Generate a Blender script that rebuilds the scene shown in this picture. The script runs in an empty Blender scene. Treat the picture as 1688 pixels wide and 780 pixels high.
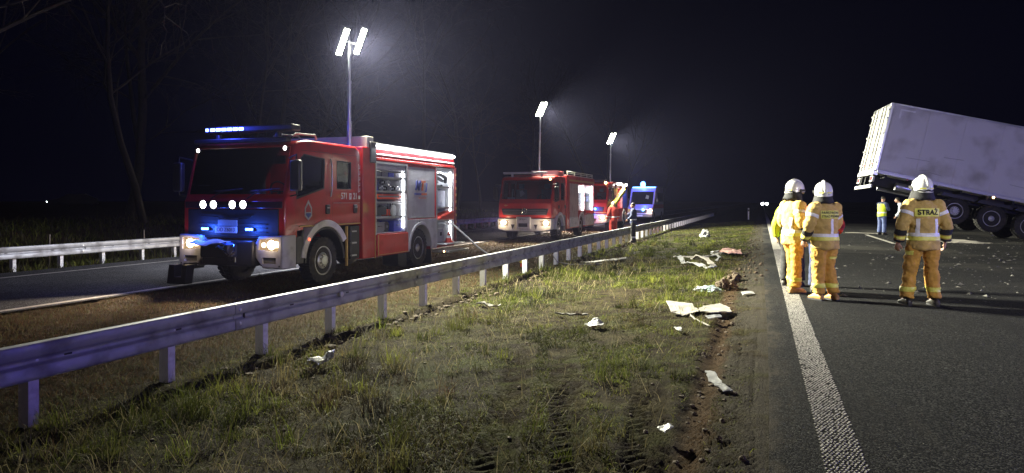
import bpy, bmesh, math, random
import numpy as np
from mathutils import Vector, Matrix, noise, Euler

R = math.radians
scene = bpy.context.scene
COL = scene.collection
random.seed(7); RNG = np.random.default_rng(7)

# ---------------------------------------------------------------- camera, sky, exposure
TH = R(19.7)                                   # the road runs along +Y, the camera looks 19.7 degrees left of it
cd = bpy.data.cameras.new('camera'); cam = bpy.data.objects.new('camera', cd); COL.objects.link(cam)
cam.location = (0, 0, 1.55); cam.rotation_euler = (R(90), 0, TH)
cd.sensor_width = 36; cd.lens = 1150 / 1688 * 36; cd.shift_y = -58 / 1688; cd.clip_start = 0.1; cd.clip_end = 3000
scene.camera = cam

world = bpy.data.worlds.new('World'); scene.world = world; world.use_nodes = True
wn = world.node_tree.nodes; wl = world.node_tree.links
bg = wn['Background']; sky = wn.new('ShaderNodeTexSky'); sky.sky_type = 'NISHITA'; sky.sun_disc = False
sky.sun_elevation = R(-7); sky.sun_rotation = R(200); sky.air_density = 1.0; sky.dust_density = 0.6; sky.ozone_density = 1.5
tint = wn.new('ShaderNodeMix'); tint.data_type = 'RGBA'; tint.blend_type = 'MIX'; tint.inputs[0].default_value = 0.93
tint.inputs[7].default_value = (0.003, 0.003, 0.018, 1)
wl.new(sky.outputs[0], tint.inputs[6]); wl.new(tint.outputs[2], bg.inputs[0]); bg.inputs[1].default_value = 0.15

vs = scene.view_settings; vs.view_transform = 'Standard'; vs.look = 'None'; vs.exposure = 0.18; vs.gamma = 1
vs.use_curve_mapping = False
cy = scene.cycles
cy.use_denoising = True; cy.max_bounces = 6; cy.diffuse_bounces = 2; cy.glossy_bounces = 3; cy.transparent_max_bounces = 12
cy.transmission_bounces = 4; cy.volume_bounces = 0; cy.sample_clamp_indirect = 2.0; cy.sample_clamp_direct = 30
cy.caustics_reflective = False; cy.caustics_refractive = False; cy.use_light_tree = True; cy.blur_glossy = 1.0

# ---------------------------------------------------------------- materials
MATS = {}
def pm(name, col, rough=.5, metal=0., var=.12, scale=6., bump=0., bscale=40., coat=0., dirt=None, damt=.5, dscale=3., emit=None, es=0., spec=.5):
    """a procedural Principled material: base colour broken up by noise, optional dirt patches and fine relief"""
    if name in MATS: return MATS[name]
    m = bpy.data.materials.new(name); m.use_nodes = True; MATS[name] = m
    nt = m.node_tree; N = nt.nodes; L = nt.links; p = N['Principled BSDF']
    tc = N.new('ShaderNodeTexCoord')
    def noi(s, d=5):
        n = N.new('ShaderNodeTexNoise'); n.inputs['Scale'].default_value = s; n.inputs['Detail'].default_value = d
        L.new(tc.outputs['Object'], n.inputs['Vector']); return n
    n1 = noi(scale)
    mx = N.new('ShaderNodeMix'); mx.data_type = 'RGBA'; L.new(n1.outputs['Fac'], mx.inputs[0])
    lo = [max(0, c * (1 - 2 * var)) for c in col]; hi = [c * (1 + 2 * var) for c in col]
    mx.inputs[6].default_value = (*lo, 1); mx.inputs[7].default_value = (*hi, 1)
    out = mx.outputs[2]
    if dirt:
        n2 = noi(dscale, 8); mr = N.new('ShaderNodeMapRange'); mr.inputs[1].default_value = .5; mr.inputs[2].default_value = .72
        mr.inputs[4].default_value = damt; L.new(n2.outputs['Fac'], mr.inputs[0])
        m2 = N.new('ShaderNodeMix'); m2.data_type = 'RGBA'; L.new(mr.outputs[0], m2.inputs[0]); L.new(out, m2.inputs[6])
        m2.inputs[7].default_value = (*dirt, 1); out = m2.outputs[2]
        r = N.new('ShaderNodeMapRange'); r.inputs[3].default_value = rough; r.inputs[4].default_value = min(1, rough + .35)
        r.inputs[2].default_value = max(damt, .01); L.new(mr.outputs[0], r.inputs[0]); L.new(r.outputs[0], p.inputs['Roughness'])
    else:
        p.inputs['Roughness'].default_value = rough
    L.new(out, p.inputs['Base Color'])
    p.inputs['Metallic'].default_value = metal; p.inputs['Coat Weight'].default_value = coat; p.inputs['Coat Roughness'].default_value = .08
    p.inputs['Specular IOR Level'].default_value = spec
    if bump:
        n3 = noi(bscale, 6); b = N.new('ShaderNodeBump'); b.inputs['Strength'].default_value = bump; b.inputs['Distance'].default_value = .02
        L.new(n3.outputs['Fac'], b.inputs['Height']); L.new(b.outputs[0], p.inputs['Normal'])
    if emit:
        p.inputs['Emission Color'].default_value = (*emit, 1); p.inputs['Emission Strength'].default_value = es
        m.cycles.emission_sampling = 'NONE'
    return m

def glassmat(name, tint=(.55, .6, .65), amount=.93):
    if name in MATS: return MATS[name]
    m = bpy.data.materials.new(name); m.use_nodes = True; MATS[name] = m
    N = m.node_tree.nodes; L = m.node_tree.links; N.clear()
    o = N.new('ShaderNodeOutputMaterial'); t = N.new('ShaderNodeBsdfTransparent'); t.inputs[0].default_value = (*tint, 1)
    gl = N.new('ShaderNodeBsdfGlossy'); gl.inputs['Roughness'].default_value = .03; gl.inputs[0].default_value = (.9, .93, 1, 1)
    fr = N.new('ShaderNodeFresnel'); fr.inputs[0].default_value = 1.5
    mx = N.new('ShaderNodeMixShader'); L.new(fr.outputs[0], mx.inputs[0]); L.new(t.outputs[0], mx.inputs[1]); L.new(gl.outputs[0], mx.inputs[2])
    L.new(mx.outputs[0], o.inputs[0]); return m

M_red = pm('red_paint', (.38, .012, .016), .28, 0, .06, 2, coat=.6, dirt=(.13, .03, .022), damt=.55, dscale=2.6)
M_redorange = pm('bright_red_paint', (.5, .02, .012), .3, 0, .06, 2, coat=.5, dirt=(.10, .05, .035), damt=.3)
M_white = pm('white_paint', (.72, .72, .72), .35, 0, .04, 3, dirt=(.22, .19, .16), damt=.45, dscale=4)
M_black = pm('black_plastic', (.018, .018, .02), .45, 0, .2, 8, bump=.1)
M_rubber = pm('tyre_rubber', (.022, .021, .02), .8, 0, .25, 14, bump=.2, dirt=(.09, .075, .055), damt=.6, dscale=7)
M_steel = pm('galvanised_steel', (.40, .41, .43), .5, .35, .14, 5, bump=.08, bscale=14, dirt=(.13, .12, .105), damt=.7, dscale=3.2)
M_post = pm('galvanised_post', (.80, .80, .80), .5, .0, .10, 9, dirt=(.15, .12, .09), damt=.5, dscale=8)
M_alu = pm('aluminium', (.62, .63, .65), .32, .9, .06, 6, dirt=(.25, .23, .2), damt=.3)
M_shutter = pm('shutter_aluminium', (.5, .5, .5), .5, .15, .06, 4, dirt=(.2, .18, .16), damt=.35, dscale=3)
M_chrome = pm('chrome', (.8, .8, .82), .12, 1, .03)
M_dark = pm('dark_interior', (.012, .012, .014), .7, 0, .2)
M_grey = pm('grey_plastic', (.16, .16, .17), .55, 0, .1, 6, bump=.1)
M_glass = glassmat('vehicle_glass', (.74, .78, .84)); M_clear = glassmat('lamp_glass', (.95, .95, .95))
M_yellow = pm('yellow_reflective', (.75, .62, .06), .4, 0, .06, 8)
M_silver = pm('silver_reflective_tape', (.78, .78, .8), .35, .15, .05, 30)
M_gold = pm('gold_trim', (.5, .33, .1), .4, .3, .1)
E_white = pm('floodlight_led', (.9, .9, .9), .4, emit=(.95, 1, .78), es=60)
E_strip = pm('white_led_strip', (.9, .9, .9), .4, emit=(.92, .95, 1), es=16)
E_lamp = pm('white_lamp', (.9, .9, .9), .4, emit=(1, .96, .9), es=14)
E_warm = pm('warm_headlamp', (.9, .9, .9), .4, emit=(1, .78, .45), es=26)
E_blue = pm('blue_beacon', (.1, .15, .9), .3, emit=(.10, .16, 1), es=16)
E_bluew = pm('blue_beacon_core', (.1, .3, .9), .3, emit=(.13, .42, 1), es=7)
E_amber = pm('amber_lamp', (.9, .4, .1), .3, emit=(1, .55, .2), es=14)
E_red = pm('red_marker_lamp', (.7, .05, .03), .3, emit=(1, .12, .05), es=3)

# ---------------------------------------------------------------- object helpers
def tag(o, label=None, cat=None, group=None, kind=None):
    if label: o['label'] = label
    if cat: o['category'] = cat
    if group: o['group'] = group
    if kind: o['kind'] = kind
    return o
def thing(name, label, cat, loc=(0, 0, 0), rz=0, group=None, rot=None):
    o = bpy.data.objects.new(name, None); COL.objects.link(o); o.empty_display_size = .2
    o.location = loc; o.rotation_euler = rot if rot else (0, 0, rz)
    return tag(o, label, cat, group)
def link(name, me, parent=None, loc=None, rot=None, scl=None):
    o = bpy.data.objects.new(name, me); COL.objects.link(o)
    if parent: o.parent = parent
    if loc is not None: o.location = loc
    if rot is not None: o.rotation_euler = rot
    if scl is not None: o.scale = scl
    return o
def copy_tree(o, parent=None, **kw):
    c = o.copy(); COL.objects.link(c); c.parent = parent
    for ch in list(o.children): copy_tree(ch, c)
    return c

class MB:
    """collects shapes; build() links them as one mesh object"""
    def __init__(s): s.v = []; s.f = []
    def add(s, v, f):
        k = len(s.v); s.v += [tuple(p) for p in v]; s.f += [tuple(i + k for i in q) for q in f]; return s
    def box(s, x0, x1, y0, y1, z0, z1):
        return s.add([(x0,y0,z0),(x1,y0,z0),(x1,y1,z0),(x0,y1,z0),(x0,y0,z1),(x1,y0,z1),(x1,y1,z1),(x0,y1,z1)],
                     [(0,3,2,1),(4,5,6,7),(0,1,5,4),(1,2,6,5),(2,3,7,6),(3,0,4,7)])
    def prism(s, poly, a, b, ax='x'):
        """polygon extruded along an axis; poly in the other two axes, in order"""
        n = len(poly)
        def P(u, w, t): return {'x': (t, u, w), 'y': (u, t, w), 'z': (u, w, t)}[ax]
        v = [P(u, w, a) for u, w in poly] + [P(u, w, b) for u, w in poly]
        return s.add(v, [tuple(range(n))[::-1], tuple(range(n, 2 * n))] + [(i, (i+1) % n, n + (i+1) % n, n + i) for i in range(n)])
    def loft(s, rings, cap=True, close=True):
        n = len(rings[0]); v = [p for r in rings for p in r]; f = []
        for k in range(len(rings) - 1):
            for i in range(n if close else n - 1):
                j = (i + 1) % n; f.append((k*n+i, k*n+j, (k+1)*n+j, (k+1)*n+i))
        if cap: f += [tuple(range(n))[::-1], tuple(range((len(rings)-1)*n, len(rings)*n))]
        return s.add(v, f)
    def tube(s, path, r, n=8, cap=True, squash=1.0):
        path = [Vector(p) for p in path]; rs = r if isinstance(r, (list, tuple)) else [r] * len(path)
        rings = []; ref = None
        for i, p in enumerate(path):
            d = (path[min(i+1, len(path)-1)] - path[max(i-1, 0)]).normalized()
            if ref is None: ref = Vector((0, 0, 1)) if abs(d.z) < .9 else Vector((0, 1, 0))
            u = ref - d * ref.dot(d)
            u = u.normalized() if u.length > 1e-6 else d.orthogonal().normalized()
            w = d.cross(u); ref = u
            rings.append([p + u * math.cos(2*math.pi*k/n) * rs[i] * squash + w * math.sin(2*math.pi*k/n) * rs[i] for k in range(n)])
        return s.loft(rings, cap)
    def lathe(s, prof, c=(0,0,0), ax='x', n=28):
        """profile of (along, radius) turned about an axis through c"""
        rings = []
        for a, r in prof:
            ring = []
            for k in range(n):
                t = 2*math.pi*k/n; u, w = r*math.cos(t), r*math.sin(t)
                q = {'x': (a,u,w), 'y': (u,a,w), 'z': (u,w,a)}[ax]; ring.append((c[0]+q[0], c[1]+q[1], c[2]+q[2]))
            rings.append(ring)
        return s.loft(rings)
    def ball(s, c, r, n=12, m=8):
        rr = r if isinstance(r, (tuple, list)) else (r, r, r); rings = []
        for j in range(m + 1):
            ph = math.pi * (j + .02) / (m + .04); rings.append([(c[0]+rr[0]*math.sin(ph)*math.cos(2*math.pi*k/n), c[1]+rr[1]*math.sin(ph)*math.sin(2*math.pi*k/n), c[2]-rr[2]*math.cos(ph)) for k in range(n)])
        return s.loft(rings)
    def mesh(s, name, mat=None, smooth=35):
        me = bpy.data.meshes.new(name); me.from_pydata(s.v, [], s.f); me.update()
        bm = bmesh.new(); bm.from_mesh(me); bmesh.ops.recalc_face_normals(bm, faces=bm.faces); bm.to_mesh(me); bm.free()
        if mat: me.materials.append(mat)
        if smooth:
            me.shade_smooth(); me.set_sharp_from_angle(angle=R(smooth))
        return me
    def build(s, name, mat, parent=None, bevel=0, smooth=35, loc=None, rot=None, seg=2):
        o = link(name, s.mesh(name, mat, smooth), parent, loc, rot)
        if bevel:
            b = o.modifiers.new('bevel', 'BEVEL'); b.width = bevel; b.segments = seg; b.limit_method = 'ANGLE'; b.angle_limit = R(40)
            b.harden_normals = False
        return o

def bake(o):
    """apply the modifiers of o"""
    dg = bpy.context.evaluated_depsgraph_get(); me = bpy.data.meshes.new_from_object(o.evaluated_get(dg)); o.modifiers.clear(); o.data = me; return o
def cut(o, cutters):
    """carve meshes (MB) out of o"""
    tmp = []
    for c in cutters:
        k = c.build('cutter', None, o.parent, smooth=0); tmp.append(k)
        b = o.modifiers.new('cut', 'BOOLEAN'); b.operation = 'DIFFERENCE'; b.object = k; b.solver = 'EXACT'
    bpy.context.view_layer.update(); bake(o)
    for k in tmp: bpy.data.objects.remove(k)
    return o
def text(s, size, mat, parent, loc, rot, name='lettering', depth=.002, sx=1., align='CENTER', bold=0., shear=0.):
    cu = bpy.data.curves.new(name, 'FONT'); cu.body = s; cu.size = size; cu.align_x = align; cu.align_y = 'CENTER'; cu.extrude = depth; cu.offset = bold; cu.shear = shear
    t = bpy.data.objects.new('t', cu); COL.objects.link(t); bpy.context.view_layer.update()
    me = bpy.data.meshes.new_from_object(t.evaluated_get(bpy.context.evaluated_depsgraph_get())); bpy.data.objects.remove(t)
    me.materials.clear(); me.materials.append(mat); me.name = name
    return link(name, me, parent, loc, rot, (sx, 1, 1))
def area(name, loc, target, power, size, col=(1, 1, 1), parent=None, sy=None, spread=180):
    l = bpy.data.lights.new(name, 'AREA'); l.energy = power; l.color = col; l.size = size; l.spread = R(spread)
    if sy: l.shape = 'RECTANGLE'; l.size_y = sy
    o = bpy.data.objects.new(name, l); COL.objects.link(o); o.location = loc
    o.rotation_euler = (Vector(target) - Vector(loc)).to_track_quat('-Z', 'Y').to_euler()
    if parent: o.parent = parent
    return o
def point(name, loc, power, col, r=.05, parent=None):
    l = bpy.data.lights.new(name, 'POINT'); l.energy = power; l.color = col; l.shadow_soft_size = r
    o = bpy.data.objects.new(name, l); COL.objects.link(o); o.location = loc
    if parent: o.parent = parent
    return o
def spot(name, loc, target, power, col, ang=60, blend=.6, parent=None, r=.05):
    l = bpy.data.lights.new(name, 'SPOT'); l.energy = power; l.color = col; l.spot_size = R(ang); l.spot_blend = blend; l.shadow_soft_size = r
    o = bpy.data.objects.new(name, l); COL.objects.link(o); o.location = loc
    o.rotation_euler = (Vector(target) - Vector(loc)).to_track_quat('-Z', 'Y').to_euler()
    if parent: o.parent = parent
    return o
# ---------------------------------------------------------------- setting: ground, roads, markings
def fbm(x, y, s, o=4):
    x = np.asarray(x, float); y = np.asarray(y, float)
    """vectorised value noise, -1..1"""
    tot = np.zeros_like(x); amp = 1.; nrm = 0.
    for k in range(o):
        u = x * s + 17.3 * k; w = y * s + 9.1 * k; i = np.floor(u).astype(np.int64); j = np.floor(w).astype(np.int64); fu = u - i; fw = w - j
        fu = fu*fu*(3-2*fu); fw = fw*fw*(3-2*fw)
        def h(a, b):
            n = (a * 374761393 + b * 668265263 + k * 1442695) & 0x7fffffff; n = (n ^ (n >> 13)) * 1274126177 & 0x7fffffff
            return ((n ^ (n >> 16)) & 0xffff) / 32767.5 - 1
        tot += amp * ((h(i,j)*(1-fu)+h(i+1,j)*fu)*(1-fw) + (h(i,j+1)*(1-fu)+h(i+1,j+1)*fu)*fw); nrm += amp; amp *= .5; s *= 2.03
    return tot / nrm
def base_z(x):
    x = np.asarray(x, float)
    return np.interp(x, [-400,-60,-30,-22,-19.5,-18.2,-17.4,-11.4,-11.16,-9,-7.5,-5.8,-4,-.6,0,.16,.3,12.4,12.8,14.5,17,20,24,60,400],
                     [1.5,1.2,.9,.6,-.1,-.28,-.3,-.3,-.203,-.203,-.24,-.3,-.23,-.008,-.004,-.008,-.09,-.09,-.05,-.7,-1.9,-1.9,-.6,.2,.6])
def rut_center(y): return -.37 - .012 * y + .04 * np.sin(y * .9)
def ground_z(x, y):
    z = base_z(x)
    verge = np.clip((x + 12.5) / 1, 0, 1) * np.clip((-x + .02) / .25, 0, 1)
    z = z + verge * (.035 * fbm(x, y, .9) + .022 * fbm(x + 50, y, 4.5, 4) + .012 * fbm(x, y + 30, 13., 3))
    z = z - .03 * verge * np.clip(-x / .4, 0, 1)
    r = x - rut_center(y); on = np.clip((16 - y) / 2, .25, 1) * (.6 + .4 * fbm(x * 0, y, .7))
    z = z - .042 * np.exp(-(r / .09) ** 2) * on + .02 * np.exp(-((r + .18) / .09) ** 2) * on
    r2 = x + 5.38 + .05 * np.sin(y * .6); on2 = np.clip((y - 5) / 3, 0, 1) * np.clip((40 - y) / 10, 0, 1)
    z = z - .06 * np.exp(-(r2 / .12) ** 2) * on2 + .05 * np.exp(-((r2 - .24) / .08) ** 2) * on2 * (.6 + fbm(x, y, 5)) + .03 * np.exp(-((r2 + .2) / .08) ** 2) * on2  # groove along the rail, shaped where the rail's shadow band falls
    for c0, sl, y1 in ((-.66, -.13, 6.4), (-1.10, -.30, 7.6), (-1.62, -.28, 8.0)):
        c = c0 + sl * (y - 4.2); w = np.clip((y1 - y) / .8, 0, 1); d = np.clip(1 - ((x - c) / .17) ** 4, 0, 1)
        tread = np.sign(np.sin((y + np.abs(x - c) * .8) * 2 * np.pi / .10)) * .012
        z = z - w * d * (.028 - tread)
    z = z + np.clip((x + .5) / .1, 0, 1) * np.clip((.0 - x) / .05, 0, 1) * .011 * np.sign(np.sin((y * 1.0 + x * 3) * 2 * np.pi / .11)) * np.clip(fbm(x * 4, y, .8) + .35, 0, 1)
    for lx in (-.05, -.19, -.33):
        z = z - .012 * np.exp(-((x - lx - .02 * np.sin(y * .8 + lx * 9)) / .012) ** 2) * np.clip(fbm(x * 0 + lx * 40, y, .5) + .5, 0, 1)
    return z
xs = np.concatenate([[-400,-250,-150,-90,-60,-45,-35,-30,-26,-24,-22,-20.5,-19.5,-18.8,-18.2,-17.4,-16,-14,-12.5,-12,-11.7,-11.45,-11.38,-11.3,-11.22,-11.16], np.arange(-11.1, -6.4, .13),
                     np.arange(-6.4, -1.7, .06), np.arange(-1.7, .03, .022), [.04,.06,.08,.1,.13,.16,.3,.5,2,5,9,12.4,12.8,13.6,14.5,15.6,17,18.5,20,22,24,30,45,60,100,180,400]])
ys = [-80,-50,-30,-20,-12,-8,-5,-3,-1,0,1,2.0]; y = 2.6
while y < 900: ys.append(y); y += max(.022, y * .0062) if y < 45 else y * .06
ys = np.array(ys); GX, GY = np.meshgrid(xs, ys); GZ = ground_z(GX, GY)
nx, ny = len(xs), len(ys)
me = bpy.data.meshes.new('ground'); V = np.stack([GX, GY, GZ], -1).reshape(-1, 3)
idx = np.arange(nx * ny).reshape(ny, nx); Q = np.stack([idx[:-1,:-1], idx[:-1,1:], idx[1:,1:], idx[1:,:-1]], -1).reshape(-1, 4)
me.from_pydata(V, [], Q.tolist()); me.update(); me.shade_smooth()
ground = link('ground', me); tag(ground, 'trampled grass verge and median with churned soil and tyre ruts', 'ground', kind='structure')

def nodes(name):
    m = bpy.data.materials.new(name); m.use_nodes = True; MATS[name] = m
    return m, m.node_tree.nodes, m.node_tree.links, m.node_tree.nodes['Principled BSDF']
class NG:
    """tiny helper for node math"""
    def __init__(s, nt): s.N = nt.nodes; s.L = nt.links; s.tc = s.N.new('ShaderNodeTexCoord'); sp = s.N.new('ShaderNodeSeparateXYZ'); s.L.new(s.tc.outputs['Object'], sp.inputs[0]); s.x, s.y, s.z = sp.outputs
    def noise(s, sc, d=6, rough=.55, stretch=None):
        n = s.N.new('ShaderNodeTexNoise'); n.inputs['Scale'].default_value = sc; n.inputs['Detail'].default_value = d; n.inputs['Roughness'].default_value = rough
        src = s.tc.outputs['Object']
        if stretch:
            mp = s.N.new('ShaderNodeMapping'); mp.inputs['Scale'].default_value = stretch; s.L.new(src, mp.inputs[0]); src = mp.outputs[0]
        s.L.new(src, n.inputs['Vector']); return n.outputs['Fac']
    def m(s, op, a, b=None, clamp=False):
        n = s.N.new('ShaderNodeMath'); n.operation = op; n.use_clamp = clamp
        for i, q in enumerate((a, b)):
            if q is None: continue
            if isinstance(q, (int, float)): n.inputs[i].default_value = q
            else: s.L.new(q, n.inputs[i])
        return n.outputs[0]
    def rng(s, a, lo, hi, o0=0., o1=1.):
        n = s.N.new('ShaderNodeMapRange'); s.L.new(a, n.inputs[0])
        for i, q in enumerate((lo, hi, o0, o1)): n.inputs[i + 1].default_value = q
        return n.outputs[0]
    def mix(s, f, a, b):
        n = s.N.new('ShaderNodeMix'); n.data_type = 'RGBA'
        for i, q in ((0, f), (6, a), (7, b)):
            if isinstance(q, (int, float)): n.inputs[i].default_value = q
            elif isinstance(q, tuple): n.inputs[i].default_value = (*q, 1)
            else: s.L.new(q, n.inputs[i])
        return n.outputs[2]
    def bump(s, h, st, dist, p, nrm=None):
        b = s.N.new('ShaderNodeBump'); b.inputs['Strength'].default_value = st; b.inputs['Distance'].default_value = dist; s.L.new(h, b.inputs['Height'])
        if nrm: s.L.new(nrm, b.inputs['Normal'])
        s.L.new(b.outputs[0], p.inputs['Normal']); return b.outputs[0]
m_ground, N, L, P = nodes('soil_and_matted_grass'); g = NG(m_ground.node_tree)
big = g.noise(.55, 6); mid = g.noise(3.2, 8, .65); fine = g.noise(38, 6, .7); strand = g.noise(60, 4, .7, (1, .25, 1))
soil = g.mix(fine, (.008, .006, .004), (.034, .025, .016))
straw = g.mix(strand, (.020, .016, .009), (.085, .070, .038))
green = g.mix(strand, (.013, .015, .005), (.062, .068, .022))
veg = g.mix(g.rng(big, .40, .58), straw, green)
c = g.mix(g.rng(mid, .42, .60), soil, veg)
mud = g.mix(g.noise(14, 6, .7), (.022, .019, .015), (.066, .058, .047))
c = g.mix(g.m('MULTIPLY', g.rng(g.x, -.55, -.3), g.rng(g.noise(2.2, 7), .33, .5)), c, mud)
rc = g.m('ADD', g.x, g.m('ADD', g.m('MULTIPLY', g.y, .012), .37))
rutm = g.m('MULTIPLY', g.rng(g.m('ABSOLUTE', g.m('ADD', rc, g.m('MULTIPLY', g.m('SUBTRACT', mid, .5), .25))), .15, .06), g.rng(g.y, 15, 13))
c = g.mix(g.m('MULTIPLY', rutm, .8), c, g.mix(fine, (.028, .017, .010), (.085, .052, .030)))
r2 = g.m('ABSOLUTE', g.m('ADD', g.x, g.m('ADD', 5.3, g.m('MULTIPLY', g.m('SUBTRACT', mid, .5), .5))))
c = g.mix(g.m('MULTIPLY', g.rng(r2, .42, .2), .85), c, soil)  # bare soil by the rail, its dark band also painting the rail's shadow
c = g.mix(g.rng(g.x, -6.2, -7.0), c, g.mix(g.noise(16, 7, .7), (.02, .014, .009), (.085, .058, .034)))
L.new(c, P.inputs['Base Color']); P.inputs['Roughness'].default_value = .92; P.inputs['Specular IOR Level'].default_value = .04
g.bump(g.m('ADD', g.m('ADD', fine, strand), g.m('MULTIPLY', mid, 1.5)), 1.0, .04, P)
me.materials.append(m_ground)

def asphalt(name, mudx=None, lift=1.):
    m, N, L, P = nodes(name); g = NG(m.node_tree)
    agg = N.new('ShaderNodeTexVoronoi'); agg.inputs['Scale'].default_value = 95; L.new(g.tc.outputs['Object'], agg.inputs['Vector'])
    grain = g.noise(160, 3, .6); pat = g.noise(.5, 7, .6)
    sepc = N.new('ShaderNodeSeparateColor'); L.new(agg.outputs['Color'], sepc.inputs[0])
    stone = g.rng(sepc.outputs[0], .55, 1.0)
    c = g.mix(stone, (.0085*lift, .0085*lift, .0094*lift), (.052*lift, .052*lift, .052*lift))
    c = g.mix(g.rng(pat, .35, .7, 0, .55), c, (.014, .014, .0155))
    c = g.mix(g.rng(g.noise(2.2, 8, .7, (1, .12, 1)), .58, .72, 0, .35), c, (.036, .034, .030))
    if mudx is not None:
        dm = g.m('MULTIPLY', g.rng(g.m('ADD', g.x, g.m('MULTIPLY', g.m('SUBTRACT', g.noise(1.6, 8, .65, (1, .4, 1)), .5), .9)), mudx + .12, mudx - .12), .95)
        tread = g.rng(g.noise(9, 4, .6, (1, .3, 1)), .35, .6)
        c = g.mix(g.m('MULTIPLY', dm, tread), c, (.055, .048, .039))
        blot = g.m('MULTIPLY', g.rng(g.noise(.22, 5), .5, .62), g.rng(g.y, 12, 24))
        c = g.mix(g.m('MULTIPLY', blot, .6), c, (.075, .072, .064))
    if mudx is not None:
        for xc_, w_ in ((2.3, .14), (4.0, .12)):
            sk = g.m('MULTIPLY', g.rng(g.m('ABSOLUTE', g.m('SUBTRACT', g.m('SUBTRACT', g.x, g.m('MULTIPLY', g.y, .06)), xc_)), w_, w_*.6), g.rng(g.noise(3, 5, .7, (1, .1, 1)), .35, .6, 0, .6))
            c = g.mix(sk, c, (.014, .014, .015))
        c = g.mix(g.rng(g.noise(.35, 4, .5, (1, .7, 1)), .60, .66, 0, .55), c, (.016, .016, .017))
    L.new(c, P.inputs['Base Color'])
    L.new(g.rng(pat, .3, .7, .85, 1.0), P.inputs['Roughness']); P.inputs['Specular IOR Level'].default_value = .03
    g.bump(g.m('ADD', g.m('MULTIPLY', agg.outputs['Distance'], -1.6), grain), .55, .006, P); return m
M_asph = asphalt('wet_look_asphalt', .1); M_asph2 = asphalt('left_asphalt', None, 4.2)  # left copy is much paler: light on that road is put into its colour
def sheet(name, x0, x1, y0, y1, z, mat, label, wob=0, kind='structure', th=.06):
    b = MB(); n = 240 if wob else 1
    yy = [y0 + (y1 - y0) * (i / n) ** 2 for i in range(n + 1)]
    top = [(x0 + (wob * noise.noise((0, q * 2.3, 3)) + wob * .5 * noise.noise((0, q * 9, 8)) if wob else 0), q, z) for q in yy]
    v = []; f = []
    for p, q in zip(top, yy): v += [p, (x1, q, z), (p[0], q, z - th)]
    for i in range(n): a = 3*i; f += [(a, a+1, a+4, a+3), (a+2, a, a+3, a+5)]
    return tag(b.add(v, f).build(name, mat), label, 'road', kind=kind)
sheet('road', .05, 12.4, -60, 900, 0, M_asph, 'dark asphalt carriageway with the jackknifed trailer', wob=.05)
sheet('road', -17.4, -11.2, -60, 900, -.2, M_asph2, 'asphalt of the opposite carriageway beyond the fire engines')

M_line = pm('road_marking_paint', (.33, .31, .285), .7, 0, .18, 30, dirt=(.09, .085, .075), damt=.7, dscale=9, bump=.2)
# structured edge line: raised dabs of thermoplastic near the camera
dv = []; df = []
rr = random.Random(3)
yy = 2.9; k = 0
while yy < 24:
    pit = .033; n = 9
    for i in range(n):
        cx = .345 + (i + .5 * (k % 2) + .25) * .0265 + rr.uniform(-.004, .004); cyy = yy + (i * .004) + rr.uniform(-.004, .004)
        if rr.random() < .03: continue
        a = .0110 * rr.uniform(.75, 1.15); b_ = .012 * rr.uniform(.7, 1.2); h = .0045
        k0 = len(dv)
        dv += [(cx-a, cyy-b_*.4, .001), (cx, cyy-b_, .001), (cx+a, cyy+b_*.4, .001), (cx, cyy+b_, .001),
               (cx-a*.7, cyy-b_*.28, h), (cx, cyy-b_*.7, h), (cx+a*.7, cyy+b_*.28, h), (cx, cyy+b_*.7, h)]
        df += [(k0+4,k0+5,k0+6,k0+7)] + [(k0+q, k0+(q+1) % 4, k0+4+(q+1) % 4, k0+4+q) for q in range(4)]
    yy += pit; k += 1
el = MB().add([(.34, 24, .004), (.59, 24, .004), (.59, 900, .004), (.34, 900, .004)], [(0,1,2,3)]).build('edge_line', M_line)
tag(el, 'solid white edge line of textured paint dabs along the carriageway', 'road marking', kind='structure')
eld = MB().add(dv, df).build('paint_dab', M_line, el, smooth=0); eld['kind'] = 'stuff'
for (a, b) in ((28.7, 36.0), (46, 52), (64, 70), (14.8, 16.2)):
    if a < 20: continue
    tag(MB().add([(4.48, a, .004), (4.64, a, .004), (4.64, b, .004), (4.48, b, .004)], [(0,1,2,3)]).build('lane_line', M_line), 'white lane dash on the asphalt', 'road marking', kind='structure')
tag(MB().add([(-11.48, -40, -.196), (-11.33, -40, -.196), (-11.33, 700, -.196), (-11.48, 700, -.196)], [(0,1,2,3)]).build('edge_line', M_line), 'white edge line beside the fire engines', 'road marking', kind='structure')
tag(MB().add([(-16.4, -40, -.196), (-16.25, -40, -.196), (-16.25, 700, -.196), (-16.4, 700, -.196)], [(0,1,2,3)]).build('edge_line', M_line), 'white edge line on the far side of the opposite carriageway', 'road marking', kind='structure')
tag(MB().add([(12.0, -40, .004), (12.15, -40, .004), (12.15, 700, .004), (12.0, 700, .004)], [(0,1,2,3)]).build('edge_line', M_line), 'white edge line on the far right of the carriageway', 'road marking', kind='structure')

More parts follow.
